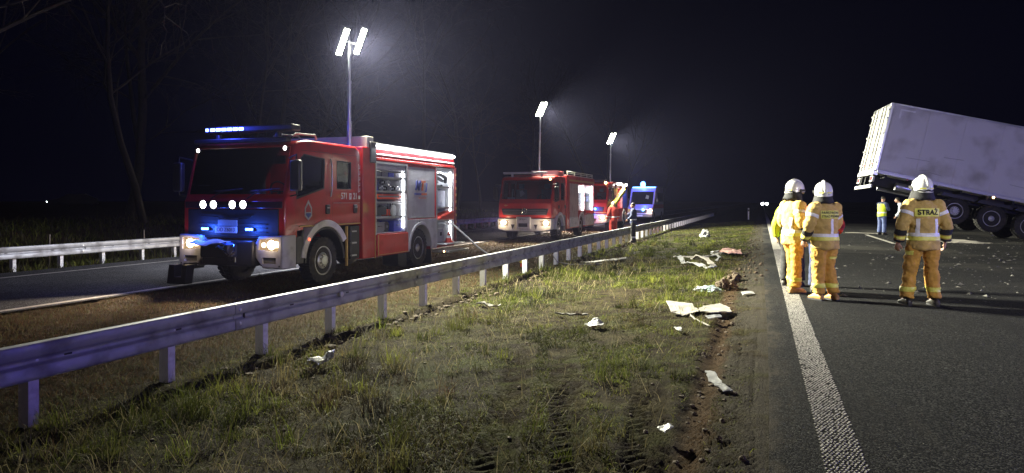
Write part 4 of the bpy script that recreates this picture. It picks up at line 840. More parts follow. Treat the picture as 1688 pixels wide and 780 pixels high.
# police car on the right lane past the edge of the view: its blue bar tints the trailer
tp = thing('police_car', 'white car with a blue light bar stopped on the right lane short of the trailer', 'car', (10.9, 16.0, 0), math.pi)
MB().prism([(0,.3), (0,.72), (1.05,.92), (1.8,1.42), (3.3,1.44), (4.2,1.0), (4.4,.9), (4.4,.35)], -.88, .88, 'x').build('body', M_white, tp, bevel=.06)
MB().prism([(1.12,.95), (1.82,1.38), (3.25,1.40), (3.9,1.02)], -.9, .9, 'x').build('side_glass', M_black, tp); MB().box(-.55, .55, 2.2, 2.45, 1.44, 1.56).build('light_bar', E_blue, tp, bevel=.03)
for s in (-1, 1):
    for yw in (.85, 3.5): wheel(tp, s*.8, yw, .32, .32, .2, .2, 'steer', s)
point('light_bar_glow', (0, 2.3, 1.75), 1150, (.14, .11, 1), .12, tp)

# ---------------------------------------------------------------- semi-trailer, tail in the air, nose in the ditch
ax = math.atan2(-.23, .973); wd = TH                    # axis in camera space turned into world space
ang = wd + ax                                          # heading of the trailer's front
rear_near = Vector((4.27, 31.18, 2.70))                # lower near rear corner of the box
ttr = thing('semi_trailer', 'white refrigerated semi-trailer tipped nose-down across the carriageway', 'trailer')
ttr.rotation_mode = 'XYZ'
Rm = Matrix.Rotation(ang, 4, 'Z') @ Matrix.Rotation(R(13.2), 4, 'Y') @ Matrix.Rotation(R(-1.0), 4, 'X')
ttr.matrix_world = Matrix.Translation(rear_near) @ Rm
M_tr = pm('trailer_skin', (.74,.73,.75), .42, 0, .03, .8, dirt=(.36,.34,.31), damt=.75, dscale=.9, coat=.1, bump=.35, bscale=1.6)
Lt = 13.4; Ht = 2.86; Wt = 2.55                        # local: X to the front, Y away from the camera, Z up
MB().box(.06, Lt, .02, Wt-.02, .14, Ht-.05).build('box_body', M_tr, ttr, bevel=.01)
for k in range(10): MB().box(.10+k*1.33, .10+k*1.33+1.318, .004, .02, .16, Ht-.07).build('side_panel', M_tr, ttr, bevel=.006)
MB().box(.0, Lt, -.012, .06, Ht-.06, Ht+.01).box(.0, Lt, Wt-.06, Wt+.012, Ht-.06, Ht+.01).build('top_rail', M_alu, ttr, bevel=.01)
br = MB().box(.06, Lt, -.016, .05, .0, .15).box(.06, Lt, Wt-.05, Wt+.016, .0, .15).build('bottom_rail', pm('rail_blue_white', (.6,.6,.66), .4, .2, .05), ttr, bevel=.01)
for k in range(7): MB().box(.5+k*1.8, 1.6+k*1.8, -.021, -.017, .03, .075).build('contour_tape', M_silver, br)
MB().box(.35, .90, -.004, .003, 2.62, 2.68).box(.35, .41, -.004, .003, 2.30, 2.62).build('corner_marking', pm('white_tape', (.9,.9,.92), .3), ttr)
# rear: frame, two doors with locking bars and hinges
MB().box(-.02, .07, -.01, .10, .12, Ht).box(-.02, .07, Wt-.10, Wt+.01, .12, Ht).box(-.02, .07, .10, Wt-.10, Ht-.12, Ht).box(-.02, .07, .10, Wt-.10, .12, .2).build('rear_frame', M_alu, ttr, bevel=.01)
for k, (a, b_) in enumerate(((.11, Wt/2-.006), (Wt/2+.006, Wt-.11))):
    d = MB().box(-.035, .05, a, b_, .21, Ht-.13).build('rear_door', pm('door_white', (.56,.55,.52), .4, dirt=(.35,.33,.28), damt=.5, dscale=2), ttr, bevel=.012)
    for q in (.3, .7):
        yb = a + (b_-a)*q; MB().tube([(-.06,yb,.16), (-.06,yb,Ht-.08)], .018, 8).build('locking_bar', M_chrome, d)
        for z in (.3, .9, 1.6, 2.4): MB().box(-.08, -.034, yb-.05, yb+.05, z, z+.06).build('bar_bracket', M_grey, d)
    for z in (.4, 1.0, 1.6, 2.2, 2.55): yh = a if k == 0 else b_; MB().box(-.07, -.03, yh-.10, yh+.10, z, z+.07).build('hinge', M_alu, d, bevel=.01)
    for z, w_ in ((.5,.25), (.36,.3)): MB().box(-.04, -.0355, (a+b_)/2-w_/2, (a+b_)/2+w_/2, z, z+.09).build('door_sign', (M_grey if z > .4 else MATS['crest_red']), d)
rb = MB().box(-.06, .12, .05, Wt-.05, -.08, .10).build('rear_sill', M_alu, ttr, bevel=.01)
for s, y0 in ((0, .08), (1, Wt-.5)):
    lp = MB().box(-.03, .06, y0, y0+.42, -.36, -.12).build('tail_light_box', M_white, ttr, bevel=.015); MB().box(-.04, -.03, y0+.05, y0+.2, -.32, -.16).build('tail_lens', pm('red_lens', (.45,.02,.03), .25), lp); MB().box(-.04, -.03, y0+.24, y0+.38, -.32, -.16).build('plate_lens', M_black, lp)
MB().box(-.05, .02, .02, Wt-.02, -.62, -.48).build('underrun_bar', M_white, ttr, bevel=.015); MB().box(.02, .1, .5, .62, -.5, .0).build('underrun_bracket', M_dark, ttr); MB().box(.02, .1, Wt-.62, Wt-.5, -.5, .0).build('underrun_bracket', M_dark, ttr)
MB().box(.1, Lt-.5, .75, .87, -.42, .0).box(.1, Lt-.5, Wt-.87, Wt-.75, -.42, .0).build('chassis_beam', M_dark, ttr); cm = MB()
for k in range(14): cm.box(.4+k*.92, .48+k*.92, .1, Wt-.1, -.12, .0)
cm.build('cross_member', M_dark, ttr)
MB().tube([(.9,.25,-.35), (2.1,.25,-.35)], .16, 12).tube([(.5,1.2,-.5), (2.3,1.3,-.5)], .07, 8).build('air_tank', M_alu, ttr)
for k in range(3):
    xw = 3.12 + 1.31*k
    MB().tube([(xw,.2,-.83), (xw,Wt-.2,-.83)], .075, 8).build('axle', M_dark, ttr); MB().box(xw-.08, xw+.08, .7, .82, -.85, -.3).box(xw-.08, xw+.08, Wt-.82, Wt-.7, -.85, -.3).lathe([(-.85,.14), (-.45,.16)], (xw+.3,.75,0), 'z', 12).build('suspension', M_dark, ttr)
    for s, yw in ((-1, .19), (1, Wt-.19)):
        w_ = wheel(ttr, xw, yw, -.83, .52, .38, .30, 'drive' if k else 'steer', 1, MATS['pale_grey_panel'])
        w_.rotation_euler = (0, 0, R(-90) if s < 0 else R(90))
    MB().prism([(xw-.62,-.3), (xw-.5,-.2), (xw+.5,-.2), (xw+.62,-.3), (xw+.6,-.33), (xw-.6,-.33)], .03, .42, 'y').build('mudguard', M_black, ttr)
for xm in (1.2, 4.3, 7.2, 10.2): MB().lathe([(-.022,.001), (-.021,.04), (.0,.045)], (xm,0,-.02), 'y', 10).build('side_marker', E_amber if xm == 4.3 else pm('amber_unlit', (.5,.2,.03), .3), ttr)
for k in range(30): MB().lathe([(-.006,.001), (-.005,.012), (.004,.014)], (.14+k*.44,0,2.74), 'y', 8).build('rivet', M_alu, ttr)
rs_ = random.Random(4)
for k in range(7):
    xa = rs_.uniform(.6, 6); za = rs_.uniform(.3, 1.6); MB().tube([(xa,.003,za), (xa+rs_.uniform(.2,.9),.003,za+rs_.uniform(-.06,.06))], .006, 5).build('scrape', M_grey, ttr)
MB().box(7.6, 7.75, .3, .42, -1.3, -.0).box(7.6, 7.75, Wt-.42, Wt-.3, -1.3, .0).build('landing_leg', M_dark, ttr); MB().box(8.2, 10.6, .1, .7, -.8, -.15).build('pallet_box', M_grey, ttr, bevel=.02)
MB().box(Lt, Lt+.45, .4, Wt-.4, .9, 2.7).build('cooling_unit', M_white, ttr, bevel=.04)
# ---------------------------------------------------------------- people
from mathutils.bvhtree import BVHTree
M_skin = pm('skin', (.50,.29,.21), .55, 0, .08, 30); M_tan = pm('turnout_fabric', (.60,.42,.13), .85, 0, .12, 7, bump=1.2, bscale=13, dirt=(.22,.15,.08), damt=.45, dscale=6); M_tro = pm('turnout_trousers', (.62,.34,.06), .85, 0, .12, 7, bump=1.2, bscale=12, dirt=(.20,.12,.05), damt=.45, dscale=6)
M_blk = pm('black_fabric', (.02,.02,.023), .8, 0, .2, 12, bump=.25, bscale=200); M_helm = pm('helmet_white', (.78,.78,.77), .22, 0, .03, 5, coat=.5, dirt=(.5,.47,.42), damt=.3)
M_lime = pm('lime_reflective', (.72,.78,.04), .5, 0, .04, 20); M_sil = pm('silver_band', (.9,.9,.92), .45, .0, .04, 60); M_label = pm('yellow_label', (.88,.86,.16), .5, 0, .04, 20)
M_ink = pm('black_ink', (.01,.01,.01), .6); M_hiv = pm('hi_vis_fabric', (.55,.72,.03), .7, 0, .08, 10, bump=.2, bscale=150); M_orange = pm('orange_red_fabric', (.72,.07,.03), .75, 0, .08, 10, bump=.2, bscale=150)
M_navy = pm('navy_fabric', (.03,.04,.10), .8, 0, .12, 10, bump=.2, bscale=150); M_jean = pm('blue_denim', (.10,.13,.28), .85, 0, .15, 14, bump=.2, bscale=150); M_pale = pm('pale_shirt', (.55,.6,.7), .8, 0, .06, 8)
M_boot = pm('black_leather', (.018,.016,.015), .5, 0, .2, 14, dirt=(.12,.10,.07), damt=.6, dscale=9); M_bootT = pm('tan_boot', (.42,.22,.06), .6, 0, .15, 14, dirt=(.12,.10,.07), damt=.5, dscale=9); M_hair = pm('dark_hair', (.02,.015,.012), .6, 0, .3, 60, bump=.5, bscale=90)

def remesh(mb, name, mat, parent, vox, smooth=4, wr=0., wsc=9.):
    o = mb.build(name, mat, None, smooth=0)
    r = o.modifiers.new('r', 'REMESH'); r.mode = 'VOXEL'; r.voxel_size = vox
    s = o.modifiers.new('s', 'SMOOTH'); s.iterations = smooth; s.factor = .5
    bpy.context.view_layer.update(); bake(o); me = o.data
    if not me.materials: me.materials.append(mat)
    if wr:
        n = len(me.vertices); co = np.empty(n*3); no = np.empty(n*3); me.vertices.foreach_get('co', co); me.vertices.foreach_get('normal', no); co = co.reshape(-1,3); no = no.reshape(-1,3)
        w = np.array([noise.noise((c[0]*wsc*.7, c[1]*wsc*.7, c[2]*wsc*1.3)) + .6*(.5-abs(noise.noise((c[0]*wsc*1.1+5, c[1]*wsc*1.1, c[2]*wsc*2.3)))) + .35*noise.noise((c[0]*wsc*3, c[1]*wsc*3, c[2]*wsc*3)) for c in co])
        co += no * (w * wr)[:, None]; me.vertices.foreach_set('co', co.ravel())
    me.update(); me.shade_smooth(); o.parent = parent; return o
def extract(src, name, mat, parent, planes, pred, off=.005):
    bm = bmesh.new(); bm.from_mesh(src.data)
    for co, no in planes: bmesh.ops.bisect_plane(bm, geom=bm.verts[:]+bm.edges[:]+bm.faces[:], plane_co=co, plane_no=no)
    bm.normal_update()
    bmesh.ops.delete(bm, geom=[f for f in bm.faces if not pred(f.calc_center_median())], context='FACES')
    if not bm.faces: bm.free(); return None
    seen = set(); isl = []
    for f0 in bm.faces:
        if f0 in seen: continue
        st = [f0]; seen.add(f0); cur = []
        while st:
            f1 = st.pop(); cur.append(f1)
            for e in f1.edges:
                for f2 in e.link_faces:
                    if f2 not in seen: seen.add(f2); st.append(f2)
        isl.append(cur)
    isl.sort(key=lambda c_: -sum(f1.calc_area() for f1 in c_)); bmesh.ops.delete(bm, geom=[f1 for c_ in isl[1:] for f1 in c_], context='FACES')
    for v in bm.verts: v.co += v.normal * off
    me = bpy.data.meshes.new(name); bm.to_mesh(me); bm.free(); me.materials.clear(); me.materials.append(mat); me.shade_smooth()
    o = link(name, me, parent); return o
def lerp(a, b, t): return Vector(a).lerp(Vector(b), t)
def seg_t(p, a, b):
    ab = Vector(b)-Vector(a); t = max(0, min(1, (Vector(p)-Vector(a)).dot(ab)/ab.length_squared)); return t, (Vector(p)-lerp(a, b, t)).length
def hand(mb, w, d, n, side, curl=.5, r=1.):
    """palm and five fingers at wrist w; d fingers' direction, n palm normal"""
    d = Vector(d).normalized(); n = Vector(n); n = (n - d*n.dot(d)).normalized(); s = d.cross(n) * side; w = Vector(w)
    rings = []
    for t, hw, th in ((-.02,.026,.02), (.02,.034,.018), (.06,.042,.016), (.095,.042,.014)):
        c = w + d*t; rings.append([c + s*hw*math.cos(a) + n*th*math.sin(a) for a in [2*math.pi*k/10 for k in range(10)]])
    mb.loft(rings)
    for k, (o_, L_) in enumerate(((-.031,.060), (-.0105,.074), (.0105,.080), (.031,.072))):
        p = w + d*.085 + s*o_; pts = [p - d*.01, p]; a = 0
        for q in range(3):
            a += curl * (.55 + .1*k); p = p + (d*math.cos(a) + n*math.sin(a)) * L_ * (.42, .33, .25)[q]; pts.append(p)
        mb.tube(pts, [.0098, .0098, .009, .0082, .007], 8)
    p = w + d*.03 + s*.034; mb.tube([p - s*.012, p + s*.018 + d*.022 + n*.008, p + s*.026 + d*.048 + n*.018, p + s*.022 + d*.07 + n*.03], [.013, .0125, .011, .008], 8)
BONES = dict(hipL=(-.10,0,.93), hipR=(.10,0,.93), kneeL=(-.12,.025,.50), kneeR=(.12,.025,.50), ankL=(-.14,-.02,.09), ankR=(.14,-.02,.09),
             shL=(-.185,0,1.43), shR=(.185,0,1.43), elL=(-.29,-.03,1.16), elR=(.29,-.03,1.16), wrL=(-.30,.07,.91), wrR=(.30,.07,.91), toeL=(-.05,1,0), toeR=(.05,1,0))
def person(label, loc, rz, scl=1., pose=None, top=None, bottom=None, boots=None, jr=1., detail=1, headturn=0., headtilt=0., helmet=False, lean=0., legw=1., hem=.82, hair=True, hat=None, handcurl=.5, pnormal=None, hd=None):
    J = dict(BONES); J.update(pose or {})
    def LN(p): p = Vector(p); k = max(0, p.z - .95); return Vector((p.x, p.y + lean*k, p.z - .25*abs(lean)*k*abs(lean)))
    for q in ('shL','shR'): J[q] = tuple(LN(J[q]))
    neck = LN((0,.0,1.47)); head = LN((0,.025,1.655)); t = thing('person', label, 'person', loc, rz); t.scale = (scl,)*3
    top = top or M_tan; bottom = bottom or M_tro; vx = .014 if detail else .02
    # body: one continuous skin
    b = MB(); b.tube([LN((0,0,.9)), LN((0,0,1.2)), LN((0,0,1.4)), neck, lerp(neck, head, .75)], [.12,.12,.12,.055,.052], 12)
    Hm = Matrix.Rotation(headturn, 3, 'Z') @ Matrix.Rotation(headtilt, 3, 'X')
    hb = MB(); hb.ball((0,0,0), (.076,.097,.118), 16, 12).ball((0,.035,-.06), (.055,.06,.055), 12, 8).ball((0,.098,-.012), (.014,.02,.022), 8, 6).ball((-.077,0,-.01), (.012,.024,.032), 8, 6).ball((.077,0,-.01), (.012,.024,.032), 8, 6).ball((0,.085,-.062), (.026,.014,.010), 8, 6).ball((-.03,.083,.016), (.02,.014,.010), 8, 6).ball((.03,.083,.016), (.02,.014,.010), 8, 6)
    b.add([Hm @ Vector(p) + head for p in hb.v], hb.f)
    for S, sg in (('L', -1), ('R', 1)):
        b.tube([lerp(J['sh'+S], neck, .5), J['sh'+S], J['el'+S], J['wr'+S]], [.06,.05,.042,.03], 10)
        dd = (hd or {}).get(S) or (Vector(J['wr'+S]) - Vector(J['el'+S])).normalized(); pn = (pnormal or {}).get(S) or (-sg*.8, .5, 0)
        hand(b, J['wr'+S], dd, pn, sg if S == 'R' else 1, handcurl)
        b.tube([lerp(J['hip'+S], (0,0,.95), .5), J['hip'+S], J['knee'+S], J['ank'+S]], [.09,.08,.055,.04], 10); b.tube([J['ank'+S], Vector(J['ank'+S]) + Vector(J['toe'+S])*.12 - Vector((0,0,.04))], [.04,.035], 8)
    body = remesh(b, 'body', M_skin, t, .0075 if detail else .013, 2)
    for sx in (-.031, .031):
        e = MB().ball(Hm @ Vector((sx,.089,.004)) + head, .011, 8, 6).build('eye', pm('eye_white', (.7,.7,.68), .3), body)
    # trousers
    p = MB(); p.loft([[(rx*math.cos(a), ry*math.sin(a) - .005, z) for a in [2*math.pi*k/18 for k in range(18)]] for z, rx, ry in ((1.0,.165,.12), (.93,.178,.132), (.86,.186,.138), (.79,.16,.115))])
    for S in 'LR':
        h, k_, a_ = (Vector(J[q+S]) for q in ('hip','knee','ank')); p.tube([h + Vector((0,0,-.02)), lerp(h, k_, .3), lerp(h, k_, .7), k_, lerp(k_, a_, .3), lerp(k_, a_, .7), a_ + Vector((0,0,.02))], [q*legw for q in (.105,.112,.098,.092,.09,.086,.088)], 14)
    tr = remesh(p, 'trousers', bottom, t, vx*.9, 3, .021 if detail else .01, 8)
    # jacket or upper garment
    j = MB(); prof = [(hem,.205,.158), (.90,.205,.155), (1.0,.192,.147), (1.1,.188,.142), (1.22,.20,.145), (1.33,.212,.148), (1.42,.195,.13), (1.475,.13,.10), (1.51,.085,.085), (1.53,.075,.08)]
    j.loft([[tuple(LN((rx*jr*math.cos(a), ry*jr*math.sin(a), z))) for a in [2*math.pi*k/22 for k in range(22)]] for z, rx, ry in prof])
    AR = {}
    for S in 'LR':
        s_, e_, w_ = (Vector(J[q+S]) for q in ('sh','el','wr')); rr_ = [.085,.095,.088,.076,.078,.068,.062]; AR[S] = (s_, e_, w_)
        j.tube([lerp(s_, neck, .35), s_, lerp(s_, e_, .45), e_ - (e_-s_)*.08, e_ + (w_-e_)*.12, lerp(e_, w_, .6), lerp(e_, w_, .93)], [q*jr for q in rr_], 14)
    ja = remesh(j, 'jacket', top, t, vx, 4, .019 if detail else .01, 8)
    def arm_t(pt, S):
        s_, e_, w_ = AR[S]; t1_, d1 = seg_t(pt, s_, e_); t2_, d2 = seg_t(pt, e_, w_)
        return (t1_, d1 - .09*jr) if d1 - .09*jr < d2 - .072*jr else (1 + t2_, d2 - .072*jr)
    zs = [q[0] for q in prof]; rxs = [q[1]*jr for q in prof]; rys = [q[2]*jr for q in prof]
    def torso_d(pt):
        z = pt[2]; rx = np.interp(z, zs, rxs); ry = np.interp(z, zs, rys); yy_ = pt[1] - lean*max(0, z-.95); return (math.hypot(pt[0]/rx, yy_/ry) - 1) * min(rx, ry)
    def is_torso(pt): return torso_d(pt) <= min(arm_t(pt, 'L')[1], arm_t(pt, 'R')[1]) + .004
    def zband(z0, z1, name, mat, off=.005, extra=None, planes=()): return extract(ja, name, mat, ja, [((0,0,z0),(0,0,1)), ((0,0,z1),(0,0,1)), *planes], lambda c: z0 < c.z < z1 and is_torso(c) and (extra is None or extra(c)), off)
    def arm_band(S, t0, t1_, name, mat, off=.005):
        s_, e_, w_ = AR[S]; pl = []
        for q in (t0, t1_):
            a, b_ = (s_, e_) if q <= 1 else (e_, w_); pl.append((lerp(a, b_, q if q <= 1 else q-1), (b_-a).normalized()))
        return extract(ja, name, mat, ja, pl, lambda c: t0 < arm_t(c, S)[0] < t1_ and not is_torso(c) and arm_t(c, S)[1] < arm_t(c, 'R' if S == 'L' else 'L')[1], off)
    def leg_band(S, z0, z1, name, mat, off=.005, extra=None): sg = -1 if S == 'L' else 1; return extract(tr, name, mat, tr, [((0,0,z0),(0,0,1)), ((0,0,z1),(0,0,1))], lambda c: z0 < c.z < z1 and (Vector(c)-lerp(J['knee'+S], J['ank'+S], .5)).length < (Vector(c)-lerp(J['knee'+('R' if S == 'L' else 'L')], J['ank'+('R' if S == 'L' else 'L')], .5)).length and (extra is None or extra(c)), off)
    # boots
    for S in 'LR':
        a_ = Vector(J['ank'+S]); f_ = Vector(J['toe'+S]); f_.z = 0; f_.normalize(); r_ = Vector((f_.y, -f_.x, 0)); zb = a_.z - .09; rings = []
        for u, hw, h_ in ((-.10,.03,.07), (-.085,.042,.10), (-.02,.046,.125), (.06,.048,.10), (.13,.054,.075), (.18,.048,.06), (.205,.025,.04)):
            c = a_ + f_*u; c.z = zb; rings.append([c + r_*(hw*math.cos(a)) + Vector((0,0, max(0.0, h_*.5 + h_*.5*math.sin(a)))) for a in [2*math.pi*k/12 for k in range(12)]])
        bt = MB().loft(rings).tube([a_ + Vector((0,0,-.03)), a_ + Vector((0,0,.12))], [.056,.062], 12).build('boot', boots or M_boot, t, smooth=60); bt.modifiers.new('s', 'SUBSURF').render_levels = 1
        MB().prism([(c_.x, c_.y) for c_ in [a_ + f_*u + r_*w_ for u, w_ in ((-.105,-.03),(-.105,.03),(-.02,.048),(.13,.056),(.2,.03),(.2,-.03),(.13,-.056),(-.02,-.048))]], zb, zb+.022, 'z').build('sole', M_blk, bt)
    if helmet:
        hm = Matrix.Translation(head) @ Hm.to_4x4() @ Matrix.Scale(.97, 4); rings = []
        prf = [(-.055,.128,.150,0), (-.05,.136,.162,-.002), (-.035,.133,.158,0), (.0,.134,.158,0), (.04,.133,.156,0), (.085,.122,.143,0), (.12,.10,.118,-.005), (.145,.068,.082,-.008), (.158,.03,.04,-.01), (.161,.002,.003,-.01)]
        for z, rx, ry, oy in prf: rings.append([(rx*math.cos(a), ry*math.sin(a) + oy + (.02*max(0, math.sin(a))**3 if z < .02 else 0), z + .03 - (.03*max(0, -math.sin(a)) if z < -.03 else 0) + (.055*max(0, math.sin(a)) if z < -.03 else 0)) for a in [2*math.pi*k/28 for k in range(28)]])
        hs = MB().loft(rings); hs.v = [tuple(hm @ Vector(p_)) for p_ in hs.v]; ho = hs.build('helmet', M_helm, t, smooth=60)
        cr_ = MB(); pts = []
        for k in range(15):
            a = R(-5 + 190*k/14); pts.append(hm @ Vector((0, -.160*math.cos(a)*-1*-1 if False else .155*math.cos(a), .03 + .165*max(-.2, math.sin(a)))))
        cr_.tube(pts, [.012] + [.024]*13 + [.012], 10).build('helmet_crest', M_helm, ho, smooth=60)
        for sx in (-1, 1):
            k_ = MB().lathe([(sx*.125,.03), (sx*.146,.026), (sx*.15,.001)], (0,.03,.02), 'x', 12).prism([(.03,.0), (.11,.03), (.10,.055), (.03,.045)], sx*.128, sx*.145, 'x'); k_.v = [tuple(hm @ Vector(p_)) for p_ in k_.v]; k_.build('visor_hinge', M_blk, ho)
            st = MB().add([hm @ Vector(p_) for p_ in ((sx*.03,-.163,.0), (sx*.10,-.117,.0), (sx*.10,-.117,.022), (sx*.03,-.163,.022))], [(0,1,2,3)]).build('helmet_reflector', M_label, ho)
        vz = MB(); vr = [[(.128*math.cos(a), .150*math.sin(a)+.022, z) for a in [R(25+130*k/12) for k in range(13)]] for z in (.05, -.005)]; vz.loft([[hm @ Vector(q) for q in r_] for r_ in vr], cap=False, close=False); vz.build('visor', M_glass, ho)
        ng = []
        for z, rx, ry in ((-.01,.128,.150), (-.06,.138,.16), (-.11,.152,.172), (-.155,.17,.185)):
            ng.append([hm @ Vector((rx*math.cos(a), ry*math.sin(a)-.01+(.03 if z < -.05 else 0), z + .008*math.sin(a*7))) for a in [R(165+210*k/24) for k in range(25)]])
        n_ = MB().loft(ng, cap=False, close=False).build('neck_guard', M_blk, ho, smooth=60); n_.modifiers.new('s', 'SOLIDIFY').thickness = .008
        MB().tube([hm @ Vector(q) for q in ((-.10,.03,-.03), (-.06,.05,-.10), (0,.06,-.125), (.06,.05,-.10), (.10,.03,-.03))], .008, 6).build('chin_strap', M_blk, ho)
    elif hair:
        hr = MB(); rings = []
        for k in range(9):
            ph = math.pi*.5*k/8; rings.append([head + Hm @ Vector((.083*math.cos(ph)*math.cos(a), .103*math.cos(ph)*math.sin(a)-.008, .02 + .108*math.sin(ph) - (.06*max(0, -math.sin(a)) if k == 0 else 0) + (.03*max(0, math.sin(a)) if k == 0 else 0))) for a in [2*math.pi*q/18 for q in range(18)]])
        hr.loft(rings); ho = hr.build('hair' if not hat else 'cap', hat or M_hair, t, smooth=60)
        if hat: MB().prism([((head + Hm @ Vector(q)).x, (head + Hm @ Vector(q)).y) for q in ((-.06,.08,0), (-.05,.16,0), (.05,.16,0), (.06,.08,0))], head.z+.045, head.z+.055, 'z').build('cap_peak', hat, ho)
    return t, ja, tr, dict(z=zband, arm=arm_band, leg=leg_band, J=J)
def on_back(ja, s, size, x, z, mat, sx=1., bold=.0, off=.008):
    """sew lettering to the back of a garment"""
    bv = BVHTree.FromPolygons([v.co for v in ja.data.vertices], [p.vertices[:] for p in ja.data.polygons])
    o = text(s, size, mat, ja, (0,0,0), (0,0,0), 'lettering', 0.0, 1, bold=bold)
    bm = bmesh.new(); bm.from_mesh(o.data); bmesh.ops.triangulate(bm, faces=bm.faces[:])
    for v in bm.verts:
        px, pz = x + v.co.x*sx, z + v.co.y
        h = bv.ray_cast(Vector((px, -2, pz)), Vector((0, 1, 0)))
        v.co = Vector((px, (h[0].y if h[0] else -.15) - off, pz))
    bm.to_mesh(o.data); bm.free(); return o
def turnout(t, ja, tr, f, back=True, bandz=.93):
    """the tapes of a turnout suit"""
    f['z'](bandz, bandz+.055, 'reflective_band', M_lime if False else M_label, .006); f['z'](bandz+.055, bandz+.105, 'reflective_band', M_sil, .006)
    for S, sg in (('L', -1), ('R', 1)):
        f['arm'](S, .36, .52, 'sleeve_band', M_sil); f['arm'](S, 1.08, 1.55, 'elbow_patch', M_blk, .004); f['arm'](S, 1.60, 1.74, 'sleeve_band', M_label); f['arm'](S, 1.80, 1.93, 'cuff', M_blk, .004)
        f['leg'](S, .20, .265, 'leg_band', M_label, .006)
        if back: f['z'](bandz+.105, 1.24, 'back_tape', M_sil, .005, extra=lambda c, sg=sg: c.y < -.02 and .10 < sg*c.x < .145, planes=[((sg*.10,0,0),(1,0,0)), ((sg*.145,0,0),(1,0,0))])
SC = 1.045
# A: nearest on the road, back turned
pa = dict(kneeL=(-.17,.03,.50), kneeR=(.12,.03,.50), ankL=(-.235,-.02,.09), ankR=(.13,-.05,.09), elL=(-.305,-.05,1.15), elR=(.30,-.04,1.16), wrL=(-.325,.03,.90), wrR=(.315,.04,.91))
t, ja, tr, f = person('firefighter in tan turnout gear standing alone, back turned with STRAŻ on the jacket', (2.27, 11.88, 0), TH+R(-6), SC, pa, helmet=True, boots=M_boot, hem=.80, jr=1.04, headturn=R(4))
turnout(t, ja, tr, f, True)
f['z'](1.27, 1.385, 'name_panel', M_label, .006, extra=lambda c: c.y < 0 and abs(c.x) < .165, planes=[((.165,0,0),(1,0,0)), ((-.165,0,0),(1,0,0))])
on_back(ja, 'STRAŻ', .098, 0, 1.325, M_ink, .93, .003, .013)
extract(tr, 'thigh_patch', M_label, tr, [((0,0,.72),(0,0,1)), ((0,0,.78),(0,0,1)), ((-.225,0,0),(1,0,0))], lambda c: .72 < c.z < .78 and c.x < -.17 and c.y < .02)
# B: middle one, back turned, arm folded
pb = dict(kneeL=(-.09,.03,.50), kneeR=(.10,.05,.50), ankL=(-.10,.02,.09), ankR=(.12,-.06,.09), elL=(-.30,-.02,1.15), wrL=(-.27,.12,.93), elR=(.325,.10,1.17), wrR=(.12,.27,1.10))
t, ja, tr, f = person('firefighter with folded arm seen from behind, yellow two-line panel across the shoulders', (.93, 11.98, 0), TH+R(14), 1.01, pb, helmet=True, boots=M_bootT, hem=.80, jr=1.08, headturn=R(-28), hd={'R': (-.9,.35,.1)}, pnormal={'R': (0,-.5,-1)}, legw=1.03)
turnout(t, ja, tr, f, False)
f['z'](1.03, 1.26, 'back_tape', M_sil, .005, extra=lambda c: c.y < -.02 and -.01 < c.x < .035, planes=[((-.01,0,0),(1,0,0)), ((.035,0,0),(1,0,0))])
f['z'](1.27, 1.39, 'name_panel', M_label, .006, extra=lambda c: c.y < 0 and abs(c.x) < .16, planes=[((.16,0,0),(1,0,0)), ((-.16,0,0),(1,0,0))])
on_back(ja, 'PAŃSTWOWA', .052, 0, 1.358, M_ink, .9, .001, .013); on_back(ja, 'STRAŻ POŻARNA', .05, 0, 1.302, M_ink, .78, .001, .013)
extract(tr, 'thigh_patch', M_label, tr, [((0,0,.64),(0,0,1)), ((0,0,.68),(0,0,1))], lambda c: .64 < c.z < .68 and c.x > .05 and c.y < -.03)
# C: left one in profile
pc = dict(kneeL=(-.10,.06,.50), kneeR=(.11,.0,.50), ankL=(-.10,.06,.09), ankR=(.12,-.05,.09), elL=(-.27,-.05,1.16), wrL=(-.25,.14,.98), elR=(.285,-.04,1.16), wrR=(.255,.17,1.00))
t, ja, tr, f = person('firefighter in white helmet standing in profile beside the edge line', (.50, 12.75, 0), TH+R(-80), 1.035, pc, helmet=True, boots=M_bootT, hem=.80, jr=1.03, headtilt=R(-10))
turnout(t, ja, tr, f, True)
for S in 'LR': f['leg'](S, .40, .58, 'knee_patch', M_blk, .005, extra=lambda c: c.y > .02)
# D: hi-vis figure behind C
t, ja, tr, f = person('person in a lime yellow jacket and cap half hidden behind the profile firefighter', (.53, 13.8, 0), TH+R(-30), .97, dict(elR=(.27,.0,1.16), wrR=(.2,.2,1.1)), top=M_hiv, bottom=M_blk, detail=0, hat=M_hiv, jr=1.05)
f['z'](1.0, 1.05, 'reflective_band', M_sil)
# E: orange collar behind B
t, ja, tr, f = person('dark-haired person in an orange-red jacket hidden behind the firefighter with folded arm', (.97, 13.05, 0), TH+R(170), .98, dict(elL=(-.30,.05,1.16), wrL=(-.2,.22,1.05)), top=M_orange, bottom=M_navy, detail=0)
M_resc = pm('rescue_red_fabric', (.42,.04,.03), .75, 0, .1, 10)
# F: paramedic in red beyond the rail
t, ja, tr, f = person('paramedic in a red suit with silver bands behind the guardrail', (-7.0, 34.6, -.24), TH+R(20), 1.0, None, top=M_resc, bottom=M_resc, detail=0, hat=pm('pale_cap', (.6,.5,.45), .7))
f['z'](.98, 1.04, 'reflective_band', M_sil); f['z'](1.22, 1.27, 'reflective_band', M_sil)
for S in 'LR': f['arm'](S, 1.4, 1.55, 'sleeve_band', M_sil)
